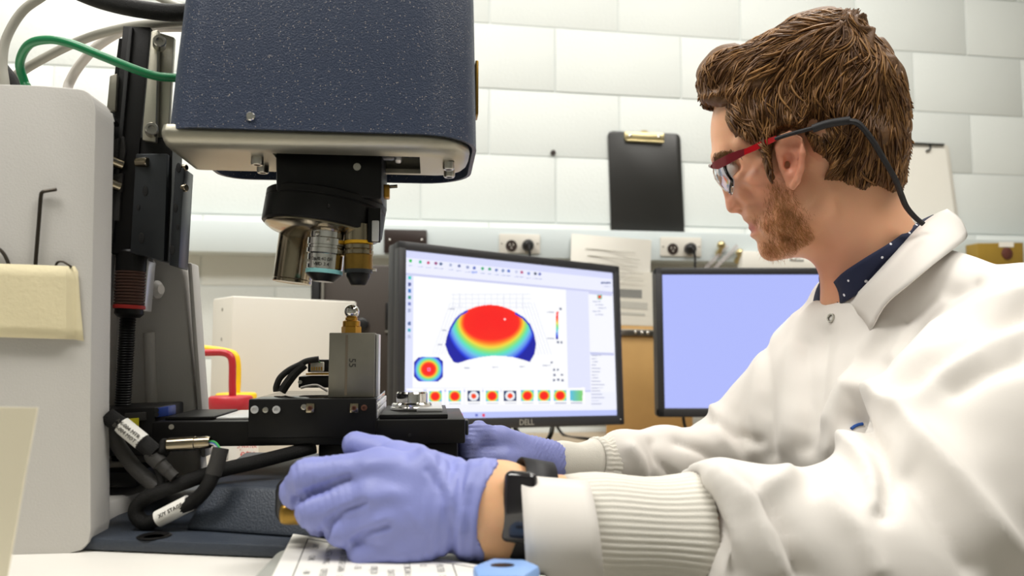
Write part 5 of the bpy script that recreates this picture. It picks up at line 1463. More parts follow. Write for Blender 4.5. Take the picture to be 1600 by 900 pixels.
# ---- near forearm and wrist, inner torso: joined to the same body mesh
Wn = P(775, 797, 0.532); En = P(1330, 885, 0.60); Sn = Vector((0.497, 0.735, 0.962))
Wf = P(857, 716, 0.80); Ef = P(1120, 716, 0.98); Sf = Vector((0.43, 1.06, 0.95))
NB = Vector((0.425, 0.885, 1.03)); CH = Vector((0.415, 0.90, 0.86)); PV = Vector((0.50, 0.93, 0.55))
TL2 = Vector((-0.3, 0.95, 0)).normalized()          # across the shoulders
bf = Field((-0.08, 0.45, 0.42), (0.68, 1.2, 1.06), 0.007)
ab = lambda v: (v[0], v[1], v[2])
bf.add(bf.capsule(PV, CH, 0.10, 0.105, sc=(ab(TL2), 0.72)))
bf.add(bf.capsule(CH, NB, 0.105, 0.05, sc=(ab(TL2), 0.7)), 0.04)
for S_, E_, W_ in ((Sn, En, Wn), (Sf, Ef, Wf)):
    bf.add(bf.capsule(CH + (S_ - CH) * 0.4 + Vector((0, 0, .05)), S_, 0.055, 0.05), 0.04)
    bf.add(bf.capsule(S_, E_, 0.05, 0.042), 0.02)
V1, Q1 = surface_nets(bf.F, bf.lo, 0.007)
V1 = smooth_mesh(V1, Q1, 3)
af = Field((-0.075, 0.475, 0.78), (0.32, 0.66, 0.93), 0.0035)
ax = (Wn - En).normalized(); upv = Vector((0, 0, 1)); upv = (upv - ax * upv.dot(ax)).normalized()
Wh = P(735, 794, 0.529)
af.add(af.capsule(Wh, Wn, 0.0205, 0.0215, sc=(ab(upv), 0.70)))
af.add(af.capsule(Wn, Wn + (En - Wn) * 0.5, 0.0215, 0.030, sc=(ab(upv), 0.78)), 0.015)
af.add(af.capsule(Wn + (En - Wn) * 0.5, En, 0.031, 0.038), 0.02)
V2, Q2 = surface_nets(af.F, af.lo, 0.0035); V2 = smooth_mesh(V2, Q2, 3)
Vb = np.concatenate([Vh, V1, V2]); Qb = np.concatenate([Qh, Q1 + len(Vh), Q2 + len(Vh) + len(V1)])
wristC = np.array(lin('#E8B488')[:3])
Cb = np.concatenate([Ch, np.tile(skinL, (len(V1), 1)), np.tile(wristC, (len(V2), 1))])
body = np_mesh('body', Vb, Qb, 'skin', man, cols=Cb)
# eyes
for sg in (-1, 1):
    q = hp(1139, 264, -0.03); c = hw([[q[0] + 0.002, q[1], sg * 0.031]])[0]
    eye = MB().sphere(Vector(c), 0.0118, n=24).build('eye', 'eye_white', man)
    fw = -he * 0.93 - hu * 0.3; fw = fw.normalized()
    MB().sphere(Vector(c) + fw * 0.0075, 0.0062, n=16).build('iris', 'iris', eye)

# ---- hair: base volume and strands
hair_px = [(1102, 165), (1094, 150), (1091, 128), (1099, 103), (1114, 88), (1140, 76), (1165, 73), (1190, 58), (1216, 46), (1236, 33), (1264, 24), (1292, 19), (1328, 22), (1346, 32), (1366, 58), (1385, 78), (1404, 104), (1416, 140), (1421, 172), (1422, 220), (1417, 260),
           (1411, 288), (1400, 303), (1378, 300), (1350, 305), (1328, 298), (1305, 287), (1284, 286), (1286, 272), (1292, 258), (1270, 244), (1262, 226), (1250, 208), (1230, 204), (1216, 214), (1209, 240), (1210, 286), (1200, 280), (1188, 244), (1178, 232), (1160, 222), (1140, 205), (1128, 185), (1130, 168), (1118, 160)]
hair2 = curve2([hp(x, y, 0 if i < 22 else -0.06) for i, (x, y) in enumerate(hair_px)], 4)
hctrl = [(1110, 125, .040, .030), (1150, 110, .055, .045), (1155, 170, .0685, .025), (1190, 120, .074, .055), (1195, 195, .0775, .02), (1203, 235, .0800, .006), (1280, 100, .084, .065), (1280, 200, .087, .05), (1350, 120, .082, .065), (1400, 170, .066, .055), (1390, 250, .064, .05),
         (1340, 230, .082, .05), (1320, 275, .0665, .010), (1370, 288, .058, .02), (1262, 222, .088, .006), (1240, 200, .086, .006), (1215, 205, .079, .006), (1292, 262, .080, .007), (1300, 285, .0665, .007), (1345, 300, .0575, .008),
         (1175, 228, .0725, .006), (1145, 205, .064, .006), (1132, 180, .060, .007), (1203, 268, .0800, .0028), (1198, 252, .0795, .004), (1120, 160, .050, .010)]
hcp = [hp(x, y, -0.05) for x, y, *_ in hctrl]
h2 = 0.0025
gf = Field((-0.15, -0.075, -0.095), (0.15, 0.165, 0.095), h2)
A3, B3 = np.meshgrid(gf.x.ravel(), gf.y.ravel(), indexing='ij')
d3, Ry3, Rd3 = half_map(A3, B3, hair2, hcp, [q[2] for q in hctrl], [q[3] for q in hctrl])
# flow field in image directions (x right, y down)
flow = [(1105, 100, -.45, .9), (1100, 145, .15, 1), (1130, 90, -.8, .55), (1180, 70, -1, .2), (1240, 45, -1, .0), (1290, 30, -.8, -.2), (1340, 40, .2, .3), (1370, 70, .5, .8), (1400, 120, .35, 1), (1415, 200, .05, 1), (1400, 280, -.25, 1), (1150, 130, -.75, .65),
        (1150, 175, .05, 1), (1165, 200, .35, .9), (1200, 180, .15, 1), (1195, 240, .2, 1), (1205, 130, -.75, .65), (1240, 180, -.05, 1), (1270, 130, -.6, .8), (1280, 90, -.8, .45), (1290, 200, -.1, 1), (1320, 150, -.35, .9), (1330, 100, -.3, .7), (1360, 160, .1, 1), (1350, 250, -.25, 1), (1310, 270, -.35, .9), (1380, 220, 0, 1)]
fcp = np.array([hp(x, y, -0.05) for x, y, *_ in flow]); fv = np.array([(u, -w) for *_, u, w in flow], float)
def wmap(P2, poly, cpts, wv, rv, p=4.0):
    d = sdist(P2, poly); Ry = shepard(P2, cpts, wv, p); Rd = shepard(P2, cpts, rv, p)
    q = np.clip(1 - d / Rd, 0, 1); return Ry * np.sqrt(np.maximum(1 - q * q, 0)), d
gf.F = inflate(gf, d3, Ry3 * 0.97, Rd3)
Vg, Qg = surface_nets(gf.F, gf.lo, h2)
# clumps: ripples across the flow
fl = shepard(Vg[:, :2], fcp, fv, 3.0); fl /= np.linalg.norm(fl, axis=1)[:, None]
across = Vg[:, 0] * -fl[:, 1] + Vg[:, 1] * fl[:, 0]; along = Vg[:, 0] * fl[:, 0] + Vg[:, 1] * fl[:, 1]
Ng = vnormals(Vg, Qg)
rip = vnoise(np.stack([across * 150, along * 28, Vg[:, 2] * 60], 1), 1.0) * 0.005 + vnoise(np.stack([across * 60, along * 16, Vg[:, 2] * 30], 1), 1.0) * 0.0055
Vg = Vg + Ng * rip[:, None]
hair_o = np_mesh('hair', hw(Vg), Qg, 'scalp_hair', man)
hair_o['label'] = 'short tousled brown hair'
rs = np.random.RandomState(4)
def strands(n, poly, cpts, wv, rv, length, steps, r0, flowc, flowv, lift, curl, seed, inset=0.0, both=True, spread=0.0, jitter=0.25, tip=0.15, clump=0.0):
    rs = np.random.RandomState(seed)
    pa = np.array(poly); lo, hi = pa.min(0), pa.max(0)
    pts = np.empty((0, 2))
    while len(pts) < n:
        c = lo + rs.rand(n * 2, 2) * (hi - lo); d = sdist(c, poly)
        # denser near the outline where the surface turns away
        c = c[(d > inset) & (rs.rand(len(c)) < np.clip(1.25 - d / 0.035, 0.4, 1))]; pts = np.concatenate([pts, c])
    p = pts[:n].copy()
    side = np.where(rs.rand(n) < (0.72 if both else 1.0), -1.0, 1.0)
    ln = length * (0.6 + 0.7 * rs.rand(n)); off = (rs.rand(n) * lift)
    ph = vnoise(np.stack([p[:, 0], p[:, 1], side * 0.3], 1), 70) * 3.0
    ang0 = rs.randn(n) * jitter + ph * curl
    path = []
    for k in range(steps + 1):
        w, d = wmap(p, poly, cpts, wv, rv)
        t = k / steps
        c = side * (w * 1.0 + off * (0.4 + 1.2 * math.sin(math.pi * min(1, t * 0.9))) - 0.0012)
        c = c + side * 0.0
        path.append(np.stack([p[:, 0], p[:, 1], c], 1))
        f = shepard(p, flowc, flowv, 3.0); f /= np.linalg.norm(f, axis=1)[:, None] + 1e-9
        a = ang0 * (0.35 + 0.9 * t) + 0.5 * np.sin(t * 4 + ph * 3) * curl
        ca, sa = np.cos(a), np.sin(a); f = np.stack([f[:, 0] * ca - f[:, 1] * sa, f[:, 0] * sa + f[:, 1] * ca], 1)
        # foreshortening near the rim: step shorter where the surface is steep
        st = ln / steps * np.where(d > 0.012, 1.0, 0.65) * np.clip((d + 0.005) / 0.008, 0.10, 1)
        p = p + f * st[:, None]
    path = np.stack(path, 1)        # n, steps+1, 3
    tan = np.gradient(path, axis=1); tan /= np.linalg.norm(tan, axis=2, keepdims=True) + 1e-9
    out = np.zeros_like(path); out[:, :, 2] = side[:, None]
    u = np.cross(tan, out); u /= np.linalg.norm(u, axis=2, keepdims=True) + 1e-9; w_ = np.cross(u, tan)
    rr = r0 * (0.6 + 0.8 * rs.rand(n))[:, None] * np.interp(np.linspace(0, 1, steps + 1), [0, 0.25, 0.7, 1], [0.7, 1, 0.8, tip])[None]
    ring = [path + u * (rr[:, :, None] * math.cos(a)) + w_ * (rr[:, :, None] * 0.7 * math.sin(a)) for a in (math.pi / 2, math.pi / 2 + 2.094, math.pi / 2 + 4.189)]
    V = np.stack(ring, 2).reshape(-1, 3)
    base = np.arange(n)[:, None] * (steps + 1) * 3
    q = []
    for k in range(steps):
        for j in range(3):
            q.append(np.stack([base[:, 0] + k * 3 + j, base[:, 0] + k * 3 + (j + 1) % 3, base[:, 0] + (k + 1) * 3 + (j + 1) % 3, base[:, 0] + (k + 1) * 3 + j], 1))
    return V, np.concatenate(q)
hv = ([q[2] for q in hctrl], [q[3] for q in hctrl])
S1 = strands(13000, hair2, hcp, *hv, 0.032, 7, 0.00055, fcp, fv, 0.0040, 0.20, 21, jitter=0.16)
S2 = strands(3600, hair2, hcp, *hv, 0.036, 8, 0.0013, fcp, fv, 0.0055, 0.34, 22, jitter=0.22)
V, Q = np.concatenate([S1[0], S2[0]]), np.concatenate([S1[1], S2[1] + len(S1[0])])
so = np_mesh('hair_strands', hw(V), Q, 'hair', hair_o); so['kind'] = 'stuff'
# beard
bflow = [(1180, 395, .25, 1), (1200, 380, .2, 1), (1225, 380, .3, .9), (1215, 320, .1, 1), (1260, 370, .5, .8), (1205, 290, .1, 1), (1240, 330, .2, 1)]
bfc = np.array([hp(x, y, -0.05) for x, y, *_ in bflow]); bfv = np.array([(u, -w) for *_, u, w in bflow], float)
def head_map_strands(n, poly, length, seed, r0, lift):
    rs = np.random.RandomState(seed); pa = np.array(poly); lo, hi = pa.min(0), pa.max(0); pts = np.empty((0, 2))
    while len(pts) < n:
        c = lo + rs.rand(n * 2, 2) * (hi - lo); d = sdist(c, poly); dh = sdist(c, prof2)
        keep = (d > -0.002) & (dh > 0.0003) & (rs.rand(len(c)) < np.clip(d / 0.02 + 0.08, 0.05, 1)); pts = np.concatenate([pts, c[keep]])
    p = pts[:n]; side = np.where(rs.rand(n) < 0.65, -1.0, 1.0)
    a = rs.randn(n) * 0.45; f = shepard(p, bfc, bfv, 3); f /= np.linalg.norm(f, axis=1)[:, None]
    f = np.stack([f[:, 0] * np.cos(a) - f[:, 1] * np.sin(a), f[:, 0] * np.sin(a) + f[:, 1] * np.cos(a)], 1)
    ln = length * (0.5 + rs.rand(n)); path = []
    for k in range(4):
        q = p + f * (ln * k / 3)[:, None]
        w, _ = wmap(q, prof2, cp, cw, cr)
        path.append(np.stack([q[:, 0], q[:, 1], side * (w + lift * k / 3 + 0.0002)], 1))
    path = np.stack(path, 1); rr = r0 * np.array([1, 1, 0.8, 0.3])[None, :, None]
    u = np.zeros_like(path); u[:, :, 0] = -f[:, None, 1]; u[:, :, 1] = f[:, None, 0]
    o = np.zeros_like(path); o[:, :, 2] = side[:, None]
    V = np.stack([path + u * rr, path - u * rr, path + o * rr], 2).reshape(-1, 3); base = np.arange(n) * 12; q = []
    for k in range(3):
        for j in range(3): q.append(np.stack([base + k * 3 + j, base + k * 3 + (j + 1) % 3, base + (k + 1) * 3 + (j + 1) % 3, base + (k + 1) * 3 + j], 1))
    return V, np.concatenate(q)
V, Q = head_map_strands(5200, bp2, 0.0055, 31, 0.00010, 0.0012)
bo = np_mesh('beard', hw(V), Q, 'beard', man); bo['kind'] = 'stuff'; bo['label'] = 'short reddish stubble beard'
brow = [hp(x, y, -0.04) for x, y in ((1113, 243), (1122, 236), (1140, 236), (1155, 243), (1140, 245), (1122, 246))]
V, Q = head_map_strands(400, brow, 0.008, 33, 0.0003, 0.001)
eb = np_mesh('eyebrow', hw(V), Q, 'hair', man); eb['kind'] = 'stuff'

kf = Field((0.30, 0.76, 0.86), (0.56, 1.02, 1.06), 0.006)
kf.add(kf.capsule(NB + Vector((-0.01, 0, -0.12)), NB + Vector((-0.004, 0, -0.024)), 0.080, 0.0645, sc=(ab(TL2), 0.85)))
Vk, Qk = surface_nets(kf.F, kf.lo, 0.006); np_mesh('shirt', smooth_mesh(Vk, Qk, 2), Qk, 'shirt_dots', man)
# ---- glasses with retainer strap
gl = bpy.data.objects.new('safety_glasses', None); COL.objects.link(gl); gl.location = hw([[0, 0, 0]])[0]; attach(gl, man); gl['label'] = 'red framed clear safety glasses with black strap'
def hpt(px, py, c):
    x, y = hp(px, py, c); return Vector(hw([[x, y, c]])[0])
def temple(sg):
    C0 = -0.064
    def q(px, py, c): x, y = hp(px, py, c); return Vector(hw([[x, y, c if sg < 0 else -c]])[0])
    def bar(pts, hh, th):
        rows = []
        for (px, py, c, hgt) in pts:
            o = q(px, py, c); hgt_m = hgt / 1395 / 2
            d = hl * (-1 if sg < 0 else 1)
            upd = (hu * 0.94 - he * 0.34).normalized() if True else hu
            rows.append([o + hu * hgt_m + d * th, o + hu * hgt_m - d * th, o - hu * hgt_m - d * th, o - hu * hgt_m + d * th])
        b = MB(); b.grid(rows, closed=True)
        b._add(rows[0], [(0, 1, 2, 3)]); b._add(rows[-1], [(0, 1, 2, 3)])
        bmesh.ops.remove_doubles(b.bm, verts=b.bm.verts[:], dist=1e-7)
        return b
    bar([(1113, 259, -0.052, 9), (1122, 257, -0.060, 15), (1140, 248, -0.066, 15), (1155, 241, -0.0715, 12), (1166, 236.5, -0.074, 9)], 0, 0.0016).build('temple_front', 'glasses_darkred', gl)
    bar([(1163, 238, -0.0738, 9), (1180, 230.5, -0.0785, 9.5), (1200, 221.5, -0.0835, 9), (1213, 216, -0.086, 7)], 0, 0.0017).build('temple_arm', 'glasses_red', gl)
    MB().tube(catmull([q(1211, 217, -0.086), q(1235, 209.5, -0.0895), q(1255, 204, -0.0925), q(1278, 198, -0.0955)], 6), 0.0022, n=10).build('temple_tip', 'strap_black', gl)
    MB().tube(catmull([q(1270, 201, -0.0945), q(1295, 193, -0.0965), q(1328, 188, -0.0955)], 6), 0.0043, n=12).build('strap_sleeve', 'strap_black', gl)
temple(-1); temple(1)
for k, o in enumerate((0, 0.003)):
    pts = [(1326, 188, -0.0955), (1342, 193, -0.0935), (1362, 217, -0.090), (1382, 250, -0.083), (1398, 280, -0.073), (1407, 303, -0.060), (1415, 322, -0.052), (1428, 338, -0.047), (1441, 349, -0.046)]
    MB().tube(catmull([hpt(x + (2 * k if i > 3 else 0), y + k * 1.5, c - o) for i, (x, y, c) in enumerate(pts)], 6), 0.0026, n=10).build('strap', 'strap_black', gl)
ms2 = bpy.data.materials.new('lens_clear'); ms2.use_nodes = True; nt = ms2.node_tree
bs = nt.nodes['Principled BSDF']; bs.inputs['Base Color'].default_value = (0.93, 0.95, 1, 1); bs.inputs['Roughness'].default_value = 0.02; bs.inputs['Transmission Weight'].default_value = 1.0; bs.inputs['IOR'].default_value = 1.35
MATS['lens_clear'] = ms2
for sg in (-1, 1):
    rows = []
    for i in range(9):
        t = i / 8
        c = -(0.064 * (1 - t) + 0.014 * t)
        topx = np.interp(t, [0, 0.25, 1], [1140, 1126, 1113]); topy = np.interp(t, [0, 0.25, 1], [252, 257, 262])
        botx = np.interp(t, [0, 0.2, 0.6, 1], [1151, 1150, 1145, 1126]); boty = np.interp(t, [0, 0.2, 0.6, 1], [282, 292, 305, 292])
        row = []
        for j in range(7):
            s = j / 6; px = topx + (botx - topx) * s - 4 * math.sin(math.pi * s); py = topy + (boty - topy) * s
            x, y = hp(px, py, -0.03); row.append(Vector(hw([[x, y, c if sg < 0 else -c]])[0]))
        rows.append(row)
    lo_ = MB().grid(rows).build('lens', 'lens_clear', gl)
    sm = lo_.modifiers.new('thickness', 'SOLIDIFY'); sm.thickness = 0.0014
    edge = rows[0] + [r[-1] for r in rows[1:]]
    MB().tube(edge, 0.0006, n=6).build('lens_edge', 'clear_plastic', gl)
x, y = hp(1126, 283, 0); MB().sphere(Vector(hw([[x + 0.012, y - 0.006, -0.012]])[0]), 0.004, n=12, sc=(1, 1, 1.5)).build('nose_pad', 'strap_black', gl)
bx_ = [hpt(1113, 260, -0.052), hpt(1111, 259, -0.03), hpt(1112, 259, 0), ]
x2 = hp(1111, 259, -0.03); x3 = hp(1113, 259, -0.052)
MB().tube(catmull([hpt(1113, 260, -0.052), hpt(1110, 259, -0.03), hpt(1111, 260, 0.0), Vector(hw([[x2[0], x2[1], 0.03]])[0]), Vector(hw([[x3[0], x3[1], 0.052]])[0])], 6), 0.0022, n=10).build('brow_bar', 'glasses_darkred', gl)

# ---- lab coat
CHS = 0.0042
cf = Field((0.02, 0.42, 0.60), (0.78, 1.24, 1.10), CHS)
cf.add(cf.capsule(PV, CH, 0.118, 0.120, sc=(ab(TL2), 0.66)))
cf.add(cf.capsule(CH, NB + Vector((0.012, 0, -0.035)), 0.122, 0.070, sc=(ab(TL2), 0.62)), 0.05)
# near arm
up_n = En + (Sn - En) * 0.5 + Vector((0.02, -0.01, 0.0))
cf.add(cf.capsule(NB + Vector((0.03, -0.05, -0.025)), Sn + Vector((0, 0, -0.004)), 0.052, 0.068), 0.04)
cf.add(cf.capsule(Sn, up_n, 0.074, 0.080), 0.02)
cf.add(cf.capsule(up_n, En + Vector((0.02, 0, 0.0)), 0.080, 0.068), 0.03)
F1 = En + (Wn - En) * 0.35; F2 = En + (Wn - En) * 0.55
cf.add(cf.capsule(En, F1, 0.066, 0.056), 0.03)
cf.add(cf.capsule(F1, F2, 0.056, 0.052), 0.02)
# far arm
cf.add(cf.capsule(NB + Vector((0.0, 0.05, -0.04)), Sf, 0.045, 0.055), 0.04)
cf.add(cf.capsule(Sf, Ef + Vector((0.015, 0.0, 0.0)), 0.060, 0.052), 0.02)
G2 = Ef + (Wf - Ef) * 0.62
cf.add(cf.capsule(Ef, Ef + (Wf - Ef) * 0.35, 0.045, 0.032), 0.025)
cf.add(cf.capsule(Ef + (Wf - Ef) * 0.35, G2, 0.033, 0.0285), 0.02)
cf.add(cf.capsule(P(1290, 492, 0.885), P(1332, 500, 0.852), 0.017, 0.017), 0.035)
# neck opening
cf.cut(cf.capsule(NB + Vector((-0.008, 0, -0.03)), NB + Vector((-0.05, -0.01, 0.12)), 0.047, 0.085), 0.01)
_cp = P(1068, 845, 0.57); _ad = (Wn - En).normalized()
_s = (cf.x - _cp.x) * _ad.x + (cf.y - _cp.y) * _ad.y + (cf.z - _cp.z) * _ad.z
_near = np.maximum(-_s, cf.y - 0.70 + 0 * _s)
cf.cut(_near)
V, Q = surface_nets(cf.F, cf.lo, CHS)
V = smooth_mesh(V, Q, 3, 0.5)
N = vnormals(V, Q)
V = V + N * (vnoise(V + 3, 16)[:, None] * 0.004 + vnoise(V, 34)[:, None] * 0.0022)
px = project(V); facing_ = ((V - np.array(CAM)) * N).sum(1) < 0.12
FOLDS = [  # polyline in picture points, width px, height mm, depth range of the cloth it lies on
    ([(1380, 505), (1340, 560), (1325, 640), (1300, 700)], 16, 5, (0.7, 1.0)), ([(1245, 500), (1235, 580), (1225, 690)], 22, 5, (0.75, 1.1)), ([(1210, 510), (1185, 600), (1180, 700)], 18, 6, (0.75, 1.1)),
    ([(1290, 520), (1280, 620), (1262, 700)], 14, -5, (0.75, 1.0)), ([(1262, 540), (1262, 640), (1250, 700)], 12, -4, (0.75, 1.0)), ([(1200, 540), (1203, 640), (1205, 710)], 12, -5, (0.75, 1.1)),
    ([(1600, 462), (1530, 485), (1470, 520), (1420, 575), (1395, 620)], 20, 9, (0.55, 0.95)), ([(1600, 490), (1520, 525), (1450, 570), (1405, 625)], 13, -9, (0.55, 0.95)),
    ([(1600, 520), (1540, 545), (1480, 585), (1420, 640)], 18, 6, (0.5, 0.95)), ([(1600, 560), (1540, 580), (1490, 610)], 14, -6, (0.5, 0.9)), ([(1470, 470), (1430, 500), (1395, 560)], 14, 5, (0.6, 0.95)), ([(1520, 440), (1460, 475), (1420, 505)], 12, -5, (0.6, 0.95)),
    ([(1300, 655), (1325, 610), (1365, 610), (1420, 660), (1500, 760), (1580, 860)], 26, 11, (0.4, 0.8)), ([(1345, 660), (1375, 700), (1390, 760), (1380, 800)], 14, -9, (0.4, 0.8)), ([(1330, 690), (1360, 740), (1370, 790)], 16, 8, (0.4, 0.8)),
    ([(1180, 770), (1240, 735), (1310, 695)], 20, 6, (0.4, 0.75)), ([(1180, 765), (1230, 830), (1255, 900)], 16, -8, (0.4, 0.75)), ([(1125, 745), (1180, 800), (1215, 890)], 22, 8, (0.4, 0.75)), ([(1080, 745), (1085, 800), (1085, 890)], 12, -6, (0.4, 0.75)), ([(1100, 790), (1130, 850), (1150, 900)], 16, -6, (0.4, 0.75)),
    ([(1290, 780), (1340, 830), (1370, 890)], 18, 6, (0.4, 0.8)), ([(1420, 740), (1470, 810), (1520, 890)], 22, -7, (0.4, 0.85)),
    ([(1110, 655), (1150, 680), (1185, 690)], 10, -7, (0.8, 1.15)), ([(1115, 640), (1130, 690), (1160, 720)], 12, 6, (0.8, 1.15)), ([(1060, 690), (1100, 705), (1140, 735)], 10, -5, (0.8, 1.15)), ([(985, 700), (1000, 720), (1005, 740)], 10, 6, (0.75, 1.1)), ([(1020, 690), (1030, 720), (1050, 745)], 10, -5, (0.75, 1.1)),
]
disp = np.zeros(len(V))
for line, w, hmm, (y0, y1) in FOLDS:
    d = polydist(px, line); m = np.exp(-np.abs(d / (w * 0.9)) ** 1.6) * facing_ * ((V[:, 1] > y0) & (V[:, 1] < y1))
    disp += m * hmm * 1.35 / 1000.0
V = V + N * disp[:, None]
V = smooth_mesh(V, Q, 1, 0.4)
coat = np_mesh('lab_coat', V, Q, 'coat_white', man); coat['label'] = 'white lab coat with creased sleeves'
# knitted cuffs: ribbed tubes
def knit(A0, A1, ra, rb, name, n=120, vert=0.8, amp=0.0012):
    axd = (A1 - A0).normalized(); u = (upv - axd * upv.dot(axd)).normalized(); w = axd.cross(u); rows = []
    for i in range(9):
        t = i / 8; c = A0 + (A1 - A0) * t; r = ra + (rb - ra) * t + 0.002 * math.sin(t * 7)
        rows.append([c + (u * math.cos(2 * math.pi * k / n) + w * (vert * math.sin(2 * math.pi * k / n))) * (r + amp * (0, 0.7, 1, 0.7)[k % 4]) for k in range(n)])
    o = MB().grid(rows, closed=True).build(name, 'knit_white', coat, angle=80); s = o.modifiers.new('thickness', 'SOLIDIFY'); s.thickness = 0.002; s.offset = -1
    return o
K0, K1 = P(875, 826, 0.540), P(1078, 836, 0.567)
knit(K0, K1, 0.035, 0.0425, 'knit_cuff', n=224, vert=0.9, amp=0.0010)
# flared cuff edge in front of the knit (stiff band over the watch)
rows = []
for i in range(7):
    t = i / 6; row = []
    for k in range(15):
        s = k / 14; ang = math.radians(-62 + 175 * s)       # from the top edge round the front to below
        lx = np.interp(t, [0, 1], [813 + 14 * s, 915 + 30 * s]); cy = 815 + 4 * t
        c = P(lx, cy, 0.538 + 0.004 * t); r = 0.040 - 0.002 * t
        row.append(c + Vector((0, -1, 0)) * (0.051 * math.cos(ang)) * 1.0 + Vector((0, 0, -1)) * (r * math.sin(ang)))
    rows.append(row)
o = MB().grid(rows).build('cuff_flap', 'coat_white', coat); s = o.modifiers.new('thickness', 'SOLIDIFY'); s.thickness = 0.0022
kf0, kf1 = P(925, 722, 0.845), P(948, 722, 0.86)
knit(P(858, 721, 0.803), kf0, 0.0185, 0.024, 'sleeve_end', n=40, vert=0.8, amp=0.0)
knit(kf0, kf1, 0.024, 0.027, 'knit_cuff', n=128, vert=0.85, amp=0.0012)
# coat collar (leaf lies open over the shirt)
def sheet(name, top, bot, m, par, n=24, rows_=7, th=0.0016, bulge=0.004, mirror=None):
    T = catmull(top, 8); B = catmull(bot, 8)
    def res(c, n):
        d = [0.0]
        for a, b in zip(c[:-1], c[1:]): d.append(d[-1] + (b - a).length)
        return [c[min(len(c) - 2, int(np.searchsorted(d, s * d[-1], 'right') - 1))].lerp(c[min(len(c) - 1, int(np.searchsorted(d, s * d[-1], 'right')))], ((s * d[-1]) - d[min(len(d) - 2, int(np.searchsorted(d, s * d[-1], 'right') - 1))]) / max(1e-9, d[min(len(d) - 1, int(np.searchsorted(d, s * d[-1], 'right')))] - d[min(len(d) - 2, int(np.searchsorted(d, s * d[-1], 'right') - 1))]) if s < 1 else 1.0) for s in [i / n for i in range(n + 1)]]
    T, B = res(T, n), res(B, n); R = []
    for j in range(rows_):
        t = j / (rows_ - 1)
        R.append([a.lerp(b, t) + Vector((0.25, -0.9, 0.3)).normalized() * (bulge * math.sin(math.pi * t)) for a, b in zip(T, B)])
    if mirror: R = [[mirror(p) for p in r] for r in R]
    o = MB().grid(R).build(name, m, par); s = o.modifiers.new('thickness', 'SOLIDIFY'); s.thickness = th
    return o
def mirror_t(p):
    d = (p - NB).dot(TL2); return p - TL2 * (2 * d)
ctop = [P(1318, 478, 0.845), P(1345, 452, 0.815), P(1375, 420, 0.80), P(1405, 387, 0.80), P(1437, 352, 0.82), P(1462, 334, 0.86), P(1480, 326, 0.90)]
cbot = [P(1359, 517, 0.80), P(1382, 476, 0.775), P(1415, 447, 0.755), P(1450, 418, 0.75), P(1480, 396, 0.765), P(1506, 377, 0.80), P(1512, 368, 0.86)]
sheet('collar', ctop, cbot, 'coat_white', coat, bulge=0.006, th=0.002)
# shirt
st = [P(1302, 441, 0.842), P(1318, 425, 0.822), P(1350, 404, 0.803), P(1392, 378, 0.80), P(1436, 346, 0.83), P(1458, 335, 0.88)]
sb_ = [P(1312, 476, 0.847), P(1336, 462, 0.822), P(1372, 432, 0.808), P(1410, 396, 0.806), P(1448, 362, 0.835), P(1468, 350, 0.885)]
sh_o = sheet('shirt_collar', st, sb_, 'shirt_dots', man, bulge=0.003)
sh_o['label'] = 'navy shirt collar with white dots'
sheet('shirt_collar', [P(1303, 442, 0.85), P(1293, 432, 0.875), P(1283, 424, 0.90), P(1282, 420, 0.93)], [P(1309, 473, 0.85), P(1298, 471, 0.865), P(1287, 455, 0.895), P(1281, 445, 0.93)], 'shirt_dots', man, bulge=-0.003)
from mathutils.bvhtree import BVHTree
coat_tree = BVHTree.FromPolygons([tuple(p) for p in V.tolist()], Q.tolist())
def coat_hit(px, py):
    loc, nrm, _, _ = coat_tree.ray_cast(CAM, ray(px, py).normalized()); return loc, nrm
arc = []
for k in range(9):
    a = math.radians(95 + 110 * k / 8); hpos, hn = coat_hit(1350 + 28 * math.cos(a), 690 - 28 * math.sin(a))
    if hpos is not None and hpos.y > 0.72: arc.append(hpos + hn * 0.0008)
if len(arc) > 3: MB().tube(arc, 0.0016, n=8).build('breast_print', 'logo_blue', coat)
# snap button
p, nb = coat_hit(1299, 497)
if nb.dot(CAM - p) < 0: nb = -nb
MB().lathe([(0.0030, 0.0004), (0.0036, 0.0014), (0.0048, 0.0014), (0.0052, -0.001)], Matrix.Translation(p + nb * 0.0008) @ orient(nb), 24, cap=False).build('snap_button', 'steel', coat)
# watch on the near wrist
wt = bpy.data.objects.new('wrist_watch', None); COL.objects.link(wt); wt.location = P(805, 790, 0.5); attach(wt, man); wt['label'] = 'black square smartwatch'
wc_ = P(811, 792, 0.511)
WMx = Matrix.Translation(wc_) @ Matrix.Rotation(math.radians(-10), 4, 'Z') @ Matrix.Rotation(math.radians(4), 4, 'Y')
MB().box((0, 0, 0), (0.022, 0.011, 0.046), M=WMx, bev=0.005, seg=4).build('watch_case', 'watch_black', wt)
MB().cyl(WMx @ Vector((-0.0115, 0, 0.001)), WMx @ Vector((-0.0135, 0, 0.001)), 0.0032, n=16, bev=0.0005).build('crown', 'chrome', wt)
rows = []
axw = (Wn - En).normalized(); uw = (upv - axw * upv.dot(axw)).normalized(); ww = axw.cross(uw)
cw_ = P(826, 797, 0.5365)
for t in (-0.011, 0.011):
    rows.append([cw_ + axw * t + uw * (0.0345 * math.cos(2 * math.pi * k / 48)) + ww * (0.0265 * math.sin(2 * math.pi * k / 48)) for k in range(48)])
o = MB().grid(rows, closed=True).build('watch_strap', 'strap_black', wt); s = o.modifiers.new('thickness', 'SOLIDIFY'); s.thickness = 0.0022

